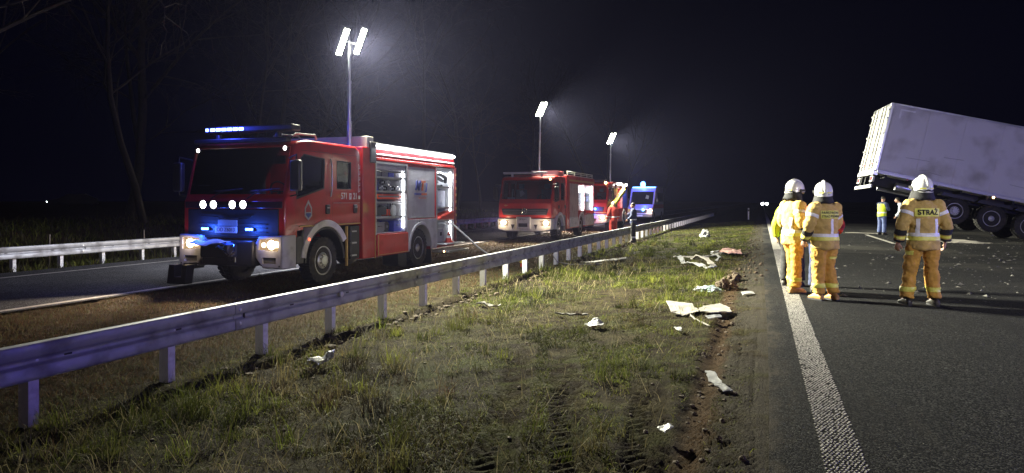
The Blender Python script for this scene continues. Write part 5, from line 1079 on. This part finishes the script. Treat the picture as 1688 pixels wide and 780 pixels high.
# G: dark figure at the rail
t, ja, tr, f = person('person in dark clothes standing on the grass at the guardrail', (-5.42, 31.3, -.29), TH+R(75), 1.0, dict(elR=(.28,.1,1.18), wrR=(.18,.3,1.25), elL=(-.27,.05,1.15), wrL=(-.2,.25,1.0)), top=M_navy, bottom=M_blk, detail=0)
f['z'](1.0, 1.05, 'reflective_band', M_sil); f['arm']('R', .4, .6, 'sleeve_band', M_sil)
for S in 'LR': f['leg'](S, .2, .27, 'leg_band', M_sil)
# H: yellow vest under the trailer tail
t, ja, tr, f = person('person in a yellow safety vest and jeans standing under the raised trailer tail', (5.25, 36.3, 0), TH+R(-70), 1.0, dict(elL=(-.26,.1,1.16), wrL=(-.15,.28,1.2), elR=(.26,.1,1.16), wrR=(.12,.28,1.22)), top=M_navy, bottom=M_jean, detail=0, headtilt=R(-20), lean=.1)
f['z'](.86, 1.42, 'safety_vest', pm('vest_yellow', (.62,.75,.03), .6, 0, .06, 10), .012); f['z'](1.0, 1.05, 'reflective_band', M_sil, .017)
# I: bending figure beside
t, ja, tr, f = person('person in a pale shirt and jeans bending forward beside the yellow vest', (6.25, 36.0, 0), TH+R(60), 1.0, dict(elL=(-.25,.30,1.05), wrL=(-.2,.45,.85), elR=(.25,.30,1.05), wrR=(.2,.45,.85), ankL=(-.14,-.25,.09), kneeL=(-.12,-.08,.50)), top=M_pale, bottom=M_jean, detail=0, lean=.55)
# ---------------------------------------------------------------- debris on the verge and the road
M_pane = pm('white_composite', (.28,.26,.235), .6, 0, .08, 6, dirt=(.2,.17,.13), damt=.5, dscale=6, bump=.1); M_pink = pm('pink_insulation', (.62,.36,.32), .8, 0, .12, 12, bump=.3); M_foil = pm('white_film', (.30,.30,.31), .35, 0, .1, 9)
def gz(x, y): return float(ground_z(np.array([x]), np.array([y]))[0])
def flat(name, label, cat, poly, mat, lift=.03, amp=.05, th=.012, fs=3., sub=3, group=None, part='sheet'):
    """a torn sheet lying on the ground: polygon in world XY (optional third value: lift)"""
    c = Vector((sum(p[0] for p in poly)/len(poly), sum(p[1] for p in poly)/len(poly))); t = thing(name, label, cat, (c.x, c.y, gz(c.x, c.y)), 0, group)
    bm = bmesh.new(); vs_ = [bm.verts.new((p[0]-c.x, p[1]-c.y, (p[2] if len(p) > 2 else 0))) for p in poly]; f = bm.faces.new(vs_); bmesh.ops.triangulate(bm, faces=[f]); bmesh.ops.subdivide_edges(bm, edges=bm.edges[:], cuts=sub+2, use_grid_fill=True)
    for v in bm.verts: q = v.co; q.z += lift + amp*noise.noise((q.x*fs+c.x, q.y*fs+c.y, 2)) + amp*.5*noise.noise((q.x*fs*3, q.y*fs*3, c.x)) + amp*.35*abs(noise.noise((q.x*fs*6, q.y*fs*6, c.y))); q.x += .03*noise.noise((q.y*14, q.x*14, 1)); q.y += .03*noise.noise((q.x*14, q.y*14, 7))
    me = bpy.data.meshes.new(part); bm.to_mesh(me); bm.free(); me.materials.append(mat); o = link(part, me, t); s = o.modifiers.new('s', 'SOLIDIFY'); s.thickness = th; return t
def ribbon(name, label, cat, pts, w, mat, th=.006, group=None, part='strip'):
    p0 = pts[0]; t = thing(name, label, cat, (p0[0], p0[1], gz(p0[0], p0[1])), 0, group); v = []; n = len(pts); rings = []
    P_ = [Vector((p[0]-p0[0], p[1]-p0[1], p[2] + gz(p[0], p[1]) - gz(p0[0], p0[1]))) for p in pts]
    Q_ = []
    for i in range(n-1):
        for k in range(4): Q_.append(P_[i].lerp(P_[i+1], k/4))
    Q_.append(P_[-1])
    for i, q in enumerate(Q_):
        d = (Q_[min(i+1, len(Q_)-1)]-Q_[max(i-1, 0)]); s = Vector((-d.y, d.x, 0)).normalized()*w*(.7+.5*noise.noise((i*.7, p0[0], 0))); tw = Vector((0,0,.5*w*noise.noise((i*.45, 5, p0[1])))); u = Vector((0,0,th)); wob = Vector((0,0,.02*noise.noise((i*.9, 1, p0[0]))))
        rings.append([q-s-tw+wob, q+s+tw+wob, q+s+tw+u+wob, q-s-tw+u+wob])
    MB().loft(rings).build(part, mat, t, smooth=50); return t
DG = 'wreckage scattered over the grass'
flat('torn_panel', 'large torn white trailer panel lying on the grass near the soil rut', 'panel', [(-1.38,10.9,.04), (-1.0,10.9,.02), (-.94,10.6,.0), (-.80,10.45,.0), (-.82,10.15,.0), (-1.02,9.9,.0), (-1.20,10.0,.01)], M_pane, .03, .025, group=DG)
flat('torn_panel', 'smaller bright white panel fragment beside the large torn panel', 'panel', [(-.80,10.45,.02), (-.58,10.65,.04), (-.42,10.45,.02), (-.40,10.15,.0), (-.66,9.95,.0), (-.84,10.05,.02)], M_pane, .035, .02, group=DG)
ribbon('bent_wire', 'thin bent white strip under the torn panel', 'strip', [(-.95,10.1,.03), (-.90,9.7,.05), (-.78,9.4,.02), (-.62,9.1,.01)], .010, M_pane, .012, DG)
ribbon('white_strip', 'crumpled white strip curling on the bright grass', 'strip', [(-2.25,20.6,.10), (-2.1,19.8,.10), (-1.95,18.9,.03), (-1.75,18.5,.04), (-1.6,18.1,.10), (-1.35,17.7,.05), (-1.2,17.2,.03), (-1.1,17.6,.05)], .085, M_foil, .02, DG)
ribbon('white_strip', 'looped white strip in the middle of the wreckage strips', 'strip', [(-1.75,19.2,.12), (-1.55,18.9,.20), (-1.35,18.6,.14), (-1.2,18.2,.06), (-1.12,17.7,.05)], .09, M_pane, .03, DG)
ribbon('white_strip', 'long pale strip lying behind the crumpled strips', 'strip', [(-2.45,20.9,.05), (-2.1,20.9,.06), (-1.75,20.8,.05), (-1.45,20.9,.04), (-1.2,21.2,.08)], .10, M_pane, .02, DG)
ribbon('white_strip', 'narrow hooked white strip beside the pale bag', 'strip', [(-1.35,21.2,.04), (-1.2,20.6,.12), (-1.08,19.8,.10), (-1.12,19.0,.06)], .04, M_foil, .02, DG)
flat('pink_sheet', 'pinkish torn insulation sheet beside the soil rut', 'sheet', [(-1.12,22.2,.06), (-.60,22.0,.05), (-.55,21.0,.02), (-.9,20.9,.04), (-1.15,21.3,.05)], M_pink, .05, .06, .03, group=DG)
def lump(name, label, cat, x, y, r, mat, sq=.6, seed=0, part='lump', z=None, group=None):
    t = thing(name, label, cat, (x, y, gz(x, y) if z is None else z), 0, group); bm = bmesh.new(); bmesh.ops.create_icosphere(bm, subdivisions=4, radius=1)
    for v in bm.verts:
        k = 1 + .45*noise.noise(v.co*1.7 + Vector((seed, 0, 0))) + .28*noise.noise(v.co*4.5 + Vector((0, seed, 0))) + .16*noise.noise(v.co*11 + Vector((0, seed, 3))); v.co = Vector((v.co.x*r[0]*k, v.co.y*r[1]*k, max(-.2, v.co.z)*r[2]*k*sq + r[2]*.25))
    me = bpy.data.meshes.new(part); bm.to_mesh(me); bm.free(); me.materials.append(mat); me.shade_smooth(); me.set_sharp_from_angle(angle=R(40)); link(part, me, t); return t
lump('plastic_bag', 'white bag-like scrap between the strips and the pink sheet', 'scrap', -1.28, 22.1, (.22,.22,.14), M_foil, seed=3, group=DG)
lump('crumpled_plastic', 'bluish crumpled plastic beside the big soil clod', 'scrap', -.86, 12.9, (.17,.2,.12), pm('dark_film', (.22,.27,.3), .4, 0, .3, 9), seed=8, group=DG)
lump('paper_scrap', 'pale scrap left of the bluish crumpled plastic', 'scrap', -1.02, 13.0, (.14,.14,.09), M_foil, seed=12, group=DG)
lump('white_bundle', 'small white bundle far out on the lit grass', 'scrap', -2.53, 34.3, (.2,.2,.3), M_foil, .9, seed=5, group=DG)
M_clod = pm('earth_clod', (.06,.04,.024), .95, 0, .3, 14, bump=.8, bscale=25)
lump('soil_clod', 'big brown clod of torn turf at the head of the rut', 'clod', -.62, 13.3, (.18,.26,.15), M_clod, 1, seed=21); lump('soil_clod', 'dark upturned clod behind the big brown clod', 'clod', -.52, 14.6, (.12,.28,.13), M_clod, 1, seed=22)
flat('white_shard', 'long white plastic shard lying across the rut in the foreground', 'shard', [(-.48,6.42,.02), (-.40,6.40,.02), (-.30,6.05,.02), (-.22,5.92,.0), (-.30,5.88,.0), (-.42,6.1,.02)], M_foil, .05, .02, .008, group=DG)
flat('white_shard', 'crumpled white paper on the dark grass near the guardrail', 'paper', [(-4.68,6.3,.0), (-4.58,6.62,.05), (-4.44,6.6,.09), (-4.40,6.42,.03), (-4.5,6.25,.05)], M_foil, .07, .07, .006, 9, group=DG)
flat('white_shard', 'small white scrap at the bottom of the verge beside tyre tracks', 'paper', [(-.66,4.74,.0), (-.58,4.80,.02), (-.55,4.72,.03), (-.60,4.64,.0)], M_foil, .05, .03, .005, 8, group=DG)
flat('white_shard', 'flat white scrap in the middle of the verge', 'paper', [(-2.2,8.95,.0), (-2.05,9.05,.05), (-1.92,8.92,.02), (-2.0,8.75,.0)], M_foil, .06, .05, .006, 6, group=DG)
flat('white_shard', 'white scrap on the mud beside the edge line', 'paper', [(-.34,12.5,.0), (-.15,12.55,.02), (-.12,12.3,.02), (-.3,12.2,.0)], M_foil, .04, .02, .005, 6, group=DG)
flat('white_shard', 'tiny white sliver in front of the torn panel', 'shard', [(-1.02,8.85,.0), (-.92,8.72,.02), (-.90,8.6,.0), (-.98,8.66,.0)], M_foil, .05, .01, .005, 6, group=DG)
flat('white_shard', 'short white sliver right of the torn panel', 'shard', [(-.70,9.45,.02), (-.52,9.65,.02), (-.50,9.55,.0), (-.64,9.35,.0)], M_foil, .05, .01, .005, 6, group=DG)
M_bark = pm('dark_scrap', (.035,.03,.026), .8, 0, .3, 14, bump=.4)
ribbon('dark_scrap', 'dark curved scrap on the grass near the guardrail', 'scrap', [(-4.62,11.2,.05), (-4.45,11.0,.09), (-4.28,10.9,.04), (-4.12,10.95,.06)], .05, M_bark, .02, DG); ribbon('dark_scrap', 'flat dark strip with a pale end in the middle verge', 'scrap', [(-2.92,10.1,.05), (-2.72,10.0,.06), (-2.5,9.95,.05), (-2.38,9.9,.05)], .03, M_bark, .02, DG)
flat('flat_sheet', 'grey flat strip at the end of the cable', 'sheet', [(-4.9,19.6,.0), (-4.3,20.6,.02), (-3.9,21.3,.04), (-3.85,20.9,.02), (-4.5,19.6,.0)], M_pane, .05, .02, .01, group=DG)
t = thing('cable', 'pale cable hanging over the guardrail onto the grass', 'cable', (-5.72, 18.9, -.3)); MB().tube([(-.2,-.4,.6), (.02,-.3,.72), (.12,-.2,.5), (.3,.0,.15), (.6,.3,.06), (1.0,.6,.05), (1.4,.9,.05)], .014, 6).build('cable_line', M_pane, t)
t = thing('warning_sign', 'small red and yellow marker standing behind the guardrail posts', 'marker', (-6.3, 18.6, -.3)); MB().box(-.09, .09, -.09, .09, 0, .30).build('red_body', M_redp, t, bevel=.02); MB().box(-.093, .093, -.093, .093, .12, .2).build('yellow_band', M_yellow, t)
# road wreckage
flat('broken_plank', 'long pale board lying on the road under the trailer tail', 'board', [(3.9,38.2,.02), (5.6,37.3,.02), (5.6,37.1,.02), (3.9,38.0,.02)], M_pane, .04, .01, .05)
flat('torn_panel', 'white sheet on the road beside the trailer wheels', 'panel', [(6.2,30.6,.05), (6.9,30.9,.12), (8.0,30.2,.03), (7.6,29.8,.02), (6.5,30.1,.04)], M_pane, .05, .08, .012, group=DG)
ribbon('metal_strip', 'long thin metal strip on the dark asphalt', 'strip', [(4.2,19.9,.02), (4.8,20.0,.03), (5.5,20.1,.02), (6.2,20.4,.03)], .025, M_alu, .012, DG); ribbon('metal_strip', 'bent metal strip near the right edge of the road wreckage', 'strip', [(5.3,15.3,.02), (5.8,15.7,.08), (6.2,15.6,.03)], .03, M_alu, .015, DG)
ribbon('metal_strip', 'short bright strip beside the lone firefighter', 'strip', [(3.1,16.8,.02), (3.5,16.5,.05), (3.9,16.7,.02)], .03, M_pane, .015, DG); ribbon('metal_strip', 'dark torn strip in front of the trailer wheels', 'strip', [(5.6,22.5,.03), (6.2,22.3,.06), (6.8,22.6,.02)], .05, M_bark, .03, DG)
t = thing('bent_bracket', 'bent pale bracket lying on the asphalt at the right', 'bracket', (4.75, 13.6, .0)); MB().tube([(-.25,-.1,.02), (0,.05,.10), (.25,.12,.12), (.3,.1,.0)], .018, 6).tube([(0,.05,.1), (.15,-.1,.02)], .014, 6).build('bar', M_alu, t)
r5 = random.Random(11); dv = []; df = []
def shard(x, y, z, s):
    k = len(dv); a = r5.uniform(0, 6.28); h = s*r5.uniform(.25,.8); w = s*r5.uniform(.25,.9)
    for q in ((-s,-w), (s*.9,-w*.6), (s*.7,w), (-s*.6,w*.8)): dv.append((x+q[0]*math.cos(a)-q[1]*math.sin(a), y+q[0]*math.sin(a)+q[1]*math.cos(a), z+r5.uniform(0,.3)*h))
    dv.append((x, y, z+h)); df.extend([(k,k+1,k+4), (k+1,k+2,k+4), (k+2,k+3,k+4), (k+3,k,k+4)])
for _ in range(900):
    y = r5.uniform(12.5, 34); x = r5.gauss(3.5 + (y-12)*.16, 2.2)
    if .7 < x < 11.5: shard(x, y, .002, r5.choice((.008,.012,.018,.018,.03,.05)) * r5.uniform(.7,1.4))
for _ in range(260): shard(r5.uniform(.1, 6), r5.uniform(3.5, 14), .002, r5.uniform(.003,.009))
tag(MB().add(dv, df).build('debris', pm('mixed_fragments', (.07,.066,.062), .7, 0, .45, 2.2), smooth=0), 'fine wreckage fragments strewn over the asphalt', 'debris', kind='stuff')
dv.clear(); df.clear(); cv = []; cf = []
bm = bmesh.new(); bmesh.ops.create_icosphere(bm, subdivisions=1, radius=1); iv = [v.co.copy() for v in bm.verts]; jf = [tuple(v.index for v in f.verts) for f in bm.faces]; bm.free()
def clod(x, y, r):
    k = len(cv); z = gz(x, y); sd = r5.uniform(0, 99)
    for q in iv: m_ = r*(1+.6*noise.noise(q*1.6+Vector((sd,0,0)))); cv.append((x+q.x*m_, y+q.y*m_*1.1, z+r*.3+q.z*m_*.65))
    cf.extend([tuple(i+k for i in f) for f in jf])
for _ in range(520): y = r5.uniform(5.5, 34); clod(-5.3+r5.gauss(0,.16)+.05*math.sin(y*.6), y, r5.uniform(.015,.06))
for _ in range(190): y = r5.uniform(3.2, 16); clod(-.37-.012*y+r5.gauss(0,.12), y, r5.uniform(.008,.028))
for _ in range(260): y = r5.uniform(3.4, 26); clod(r5.uniform(-5.2,-.7), y, r5.uniform(.006,.022))
for _ in range(110): y = r5.uniform(14, 30); clod(r5.gauss(-.35,.2), y, r5.uniform(.012,.05))
tag(MB().add(cv, cf).build('soil_clods', M_clod, smooth=0), 'crumbs and clods of dark soil along the ruts', 'soil', kind='stuff')

# ---------------------------------------------------------------- grass
def blades(n, X, Y, hgt, wid, lean_, colr, name, label):
    rg = RNG; az = rg.uniform(0, 2*np.pi, n); Z = ground_z(X, Y) - .005
    dx, dy = np.cos(az), np.sin(az); px_, py_ = -dy, dx
    rot = rg.uniform(0, 2*np.pi, n); sx_, sy_ = np.cos(rot), np.sin(rot)
    V = np.empty((n, 5, 3)); h = hgt; l = lean_
    for i, (fz, fl, fw) in enumerate(((0,0,1), (0,0,-1), (.55,.35,.75), (.55,.35,-.75), (1,1,0))):
        zz = h*fz*np.sqrt(np.clip(1-(l*fl)**2*.75, .08, 1)); V[:, i, 0] = X + dx*h*l*fl + sx_*wid*fw*.5; V[:, i, 1] = Y + dy*h*l*fl + sy_*wid*fw*.5; V[:, i, 2] = Z + zz
    base = (np.arange(n)*5)[:, None]
    tri = np.concatenate([base+np.array([[0,1,2]]), base+np.array([[1,3,2]]), base+np.array([[2,3,4]])], 1).reshape(-1)
    me = bpy.data.meshes.new(name); me.vertices.add(n*5); me.vertices.foreach_set('co', V.ravel()); me.loops.add(n*9); me.loops.foreach_set('vertex_index', tri.astype(np.int32)); me.polygons.add(n*3); me.polygons.foreach_set('loop_start', np.arange(0, n*9, 3, dtype=np.int32)); me.update(calc_edges=True)
    at = me.color_attributes.new('tone', 'FLOAT_COLOR', 'POINT'); c4 = np.ones((n, 5, 4)); c4[:, :, :3] = colr[:, None, :]; at.data.foreach_set('color', c4.ravel())
    me.materials.append(M_grass); return tag(link(name, me), label, 'grass', kind='stuff')
M_grass, N, L, P = nodes('grass_blades'); a_ = N.new('ShaderNodeVertexColor'); a_.layer_name = 'tone'; L.new(a_.outputs[0], P.inputs['Base Color']); P.inputs['Roughness'].default_value = .7; P.inputs['Specular IOR Level'].default_value = .06
tr_ = N.new('ShaderNodeBsdfTranslucent'); L.new(a_.outputs[0], tr_.inputs[0]); mx = N.new('ShaderNodeMixShader'); mx.inputs[0].default_value = .3; L.new(P.outputs[0], mx.inputs[1]); L.new(tr_.outputs[0], mx.inputs[2]); L.new(mx.outputs[0], N['Material Output'].inputs[0])
def tones(n, X, Y, live=0.):
    gsel = fbm(X, Y, .5, 4) + RNG.normal(0, .2, n) + live + .02 + .22*np.clip((Y-8)/7, -.8, 1.3)
    straw = np.array([.25,.20,.09]); grn = np.array([.14,.165,.03]); lim = np.array([.29,.31,.06]); ash = np.array([.15,.14,.115]); brn = np.array([.10,.065,.038])
    k = np.clip(gsel*2.2+.35, 0, 1)[:, None]; c = straw*(1-k) + grn*k; u = RNG.random(n)[:, None]
    c = np.where((u < .16) & (k > .3), lim, c); c = np.where(u > .87, ash, c); c = np.where((u > .55) & (u < .78) & (k < .5), brn, c)
    return .5 * c * (RNG.uniform(.4, 1.5, n) * np.clip(.85 + .95*fbm(X+31, Y, 1.6, 3), .22, 1.8))[:, None]
def keep(X, Y):
    bare = fbm(X+7, Y, 1.3, 4); k = (bare > -.04 - .10*np.clip((Y-8)/6, 0, 1)) | (RNG.random(len(X)) < .16); r = np.abs(X - rut_center(Y)); k &= ~((r < .10) & (Y < 16)); k &= (X < -.50) | (RNG.random(len(X)) < .22*np.clip((-X-.02)/.4, 0, 1)); k &= ~((np.abs(X+5.32) < .22) & (RNG.random(len(X)) < .85) & (Y > 6))
    for c0, sl, y1 in ((-.66,-.13,6.4), (-1.10,-.30,7.6), (-1.62,-.28,8.0)): k &= ~((np.abs(X-(c0+sl*(Y-4.2))) < .17) & (Y < y1) & (RNG.random(len(X)) < .93))
    return k
def scatter(n, x0, x1, y0, y1, pw=1.):
    u = RNG.random(n); Y = (y0**(1-pw) + u*(y1**(1-pw)-y0**(1-pw)))**(1/(1-pw)) if pw != 1 else y0*(y1/y0)**u; return RNG.uniform(x0, x1, n), Y
X, Y = scatter(380000, -5.9, -.02, 3.1, 60); k = keep(X, Y); X, Y = X[k], Y[k]; n = len(X)
blades(n, X, Y, (RNG.gamma(3, .012, n)*np.clip(.7+1.1*fbm(X, Y, .8, 3), .3, 2.0)+.012), RNG.uniform(.003,.0065, n)*np.clip(Y/7, 1, 4.5), np.clip(RNG.normal(.98,.16, n), .1, 1.13), tones(n, X, Y), 'grass', 'short trampled straw and green grass on the verge')
tx, ty = scatter(1600, -5.7, -.65, 3.1, 34); k = (keep(tx, ty)) & (fbm(tx+3, ty, .9, 3) > -.12); tx, ty = tx[k], ty[k]; m_ = RNG.integers(10, 46, len(tx)); X = np.repeat(tx, m_) ; Y = np.repeat(ty, m_); n = len(X); sz = np.repeat(RNG.gamma(4, .2, len(tx))*np.where(tx < -3.2, 1.3, .9), m_); X = X + RNG.normal(0,.03, n)*(.5+sz); Y = Y + RNG.normal(0,.03, n)*(.5+sz); tc0 = np.repeat(tones(len(tx), tx, ty, .12), m_, 0)
blades(n, X, Y, RNG.uniform(.05,.20, n)*sz, RNG.uniform(.0045,.008, n)*np.clip(Y/9, 1, 3), np.clip(RNG.normal(.6,.28, n), .05, 1.08), np.clip(tc0*RNG.uniform(.7, 1.6, n)[:, None], 0, .5), 'grass', 'taller grass tufts standing out of the verge')
X, Y = scatter(5000, -5.75, -.7, 3.1, 22); k = RNG.random(len(X)) < np.where(X < -2.8, .9, .3); X, Y = X[k], Y[k]; n = len(X)
blades(n, X, Y, RNG.uniform(.10,.30, n), RNG.uniform(.004,.006, n)*np.clip(Y/8, 1, 2.5), np.clip(RNG.normal(.8,.25, n), .1, 1.1), np.array([.22,.185,.10])*RNG.uniform(.3, 1.3, n)[:, None], 'grass', 'long pale dead stalks bent over the verge')
X, Y = scatter(110000, -11.1, -5.9, 3.5, 45); n = len(X); leaf = np.where((RNG.random(n) < .6)[:, None], np.array([.075,.045,.022]), np.array([.07,.072,.03]))
blades(n, X, Y, RNG.gamma(3,.016, n)+.012, RNG.uniform(.004,.007, n)*np.clip(Y/9, 1, 4), np.clip(RNG.normal(.9,.2, n), .2, 1.12), leaf*RNG.uniform(.5, 1.5, n)[:, None], 'grass', 'brown dead grass and leaf litter around the fire engines')
X, Y = scatter(40000, -26, -17.6, 6, 60); n = len(X)
blades(n, X, Y, RNG.gamma(3,.05, n)+.05, RNG.uniform(.008,.016, n)*2, np.clip(RNG.normal(.6,.25, n), .1, 1.1), tones(n, X, Y), 'undergrowth', 'tall dry grass at the forest edge')

# ---------------------------------------------------------------- bare trees in the dark
M_barkw = pm('tree_bark', (.04,.034,.028), .9, 0, .25, 6, bump=.6, bscale=12)
def tree_meshes(seed, h, r0):
    rg = random.Random(seed); trunk = MB(); crown = MB()
    def grow(p, d, L_, r, depth, mb):
        n = 6 if depth < 2 else 4; pts = [p]; rs = [r]; dd = d.copy(); tip = r*(.35 if depth else .3)
        for k in range(n):
            dd = (dd + Vector((rg.gauss(0,.13), rg.gauss(0,.13), rg.gauss(.05,.09) - (.05 if depth > 1 else 0)))).normalized(); pts.append(pts[-1] + dd*L_/n); rs.append(r + (tip-r)*(k+1)/n)
        mb.tube(pts, rs, 7 if depth == 0 else (5 if depth < 3 else 3), cap=depth == 0)
        if depth >= 4: return
        for k in range((11, 6, 5, 4)[depth]):
            t_ = rg.uniform(.32 if depth == 0 else .2, 1); i = min(n-1, int(t_*n)); q = pts[i].lerp(pts[i+1], t_*n-i); rr_ = rs[i]*rg.uniform(.4,.62)
            a = rg.uniform(0, 6.28); sp = rg.uniform(.5, 1.05); o_ = dd.orthogonal().normalized(); o_ = (Matrix.Rotation(a, 3, dd) @ o_); nd = (pts[i+1]-pts[i]).normalized()*math.cos(sp) + o_*math.sin(sp)
            grow(q, nd.normalized(), L_*rg.uniform(.35,.62), max(rr_,.006), depth+1, crown)
    grow(Vector((0,0,-.3)), Vector((0,0,1)), h, r0, 0, trunk)
    return trunk.mesh('trunk', M_barkw, 60), crown.mesh('crown', M_barkw, 60)
TM = [tree_meshes(s, h, r) for s, h, r in ((1,13,.2), (2,11,.16), (3,15,.24), (4,9,.12))]
spots = [(-21.5,11,2), (-24.5,15.5,0), (-22.3,20.5,1), (-27,24,2), (-23,27,3), (-25.5,33,0), (-22.6,38,1), (-29,40,2), (-24,47,0), (-22.5,55,3), (-27,60,2), (-23.5,68,1), (-25,80,0), (-23,95,2), (-31,18,1), (-34,30,0), (-33,52,2), (-24,115,0), (-26,140,2), (-22,165,1), (-29.5,10.5,3), (-36,14,2)]
nmw = ['leftmost', 'second', 'third', 'fourth', 'fifth', 'sixth', 'seventh', 'eighth', 'ninth', 'tenth', 'eleventh', 'twelfth', 'thirteenth', 'fourteenth', 'fifteenth', 'sixteenth', 'seventeenth', 'eighteenth', 'nineteenth', 'twentieth', 'twenty-first', 'twenty-second']
order = sorted(range(len(spots)), key=lambda i: math.atan2(spots[i][0], spots[i][1])); rk = {i: q for q, i in enumerate(order)}
for i, (x, y, k) in enumerate(spots):
    t = thing('bare_tree', f'{nmw[rk[i]]} leafless tree from the left in the dark wood' if rk[i] else 'leftmost leafless tree in the dark wood', 'tree', (x, y, gz(x, y)), i*1.7, 'leafless trees along the dark forest edge'); t.scale = (1, 1, .9+.05*(i % 5)); link('trunk', TM[k][0], t); link('crown', TM[k][1], t)
# roadside tree whose long limbs arch over the left carriageway
t = thing('bare_tree', 'leaning leafless tree with long limbs arching over the far guardrail', 'tree', (-22.2, 8.3, .5), 0, 'leafless trees along the dark forest edge')
MB().tube([(0,0,-.3), (.1,.1,2), (.4,.4,4), (.9,.8,5.5)], [.26,.22,.18,.15], 9).build('trunk', M_barkw, t)
rg = random.Random(5); c = MB()
def limb(pts, r0):
    P_ = [Vector(p) for p in pts]; Q_ = []
    for i in range(len(P_)-1):
        for k in range(5): Q_.append(P_[i].lerp(P_[i+1], k/5) + Vector((rg.gauss(0,.05), rg.gauss(0,.05), rg.gauss(0,.05))))
    Q_.append(P_[-1]); c.tube(Q_, [r0*(1-.8*i/(len(Q_)-1)) for i in range(len(Q_))], 6)
    for i in range(3, len(Q_)-1, 1):
        d = Vector((rg.gauss(0,1), rg.gauss(0,1), rg.gauss(-.1,.8))).normalized(); L_ = rg.uniform(.5, 1.8); a = Q_[i]; b_ = a + d*L_*.5 + Vector((0,0,.1)); e = b_ + (d + Vector((rg.gauss(0,.3), rg.gauss(0,.3), -.3)))*L_*.5; c.tube([a, b_, e], [.02,.012,.004], 4)
limb([(.4,.4,4), (1.5,2.0,6.2), (3.2,3.8,7.9), (5.5,5.2,8.9), (7.5,6.5,9.2), (9,7.2,9.0)], .11); limb([(.1,.1,2.2), (1.2,1.4,3.8), (3.0,3.0,5.4), (5,4.5,6.4), (6.6,5.6,7.1)], .08); limb([(6.5,5.6,9.0), (6.9,5.8,7.5), (7.2,6.0,6.2), (7.3,6.1,5.0)], .04); limb([(.9,.8,5.5), (1.2,.5,7.5), (2,.2,9.5), (3,.3,11)], .12)
c.build('crown', M_barkw, t)
# ---------------------------------------------------------------- haze
hz = MB().box(-75, 60, -45, 300, -4, 22).build('haze', None, smooth=0); tag(hz, 'thin night mist glowing round the floodlights', 'haze', kind='stuff')
m = bpy.data.materials.new('night_mist'); m.use_nodes = True; N = m.node_tree.nodes; N.clear()
o = N.new('ShaderNodeOutputMaterial'); v = N.new('ShaderNodeVolumePrincipled'); v.inputs['Color'].default_value = (.56, .57, 1, 1)
v.inputs['Density'].default_value = .00022; v.inputs['Anisotropy'].default_value = .7; m.node_tree.links.new(v.outputs[0], o.inputs['Volume'])
hz.data.materials.append(m)
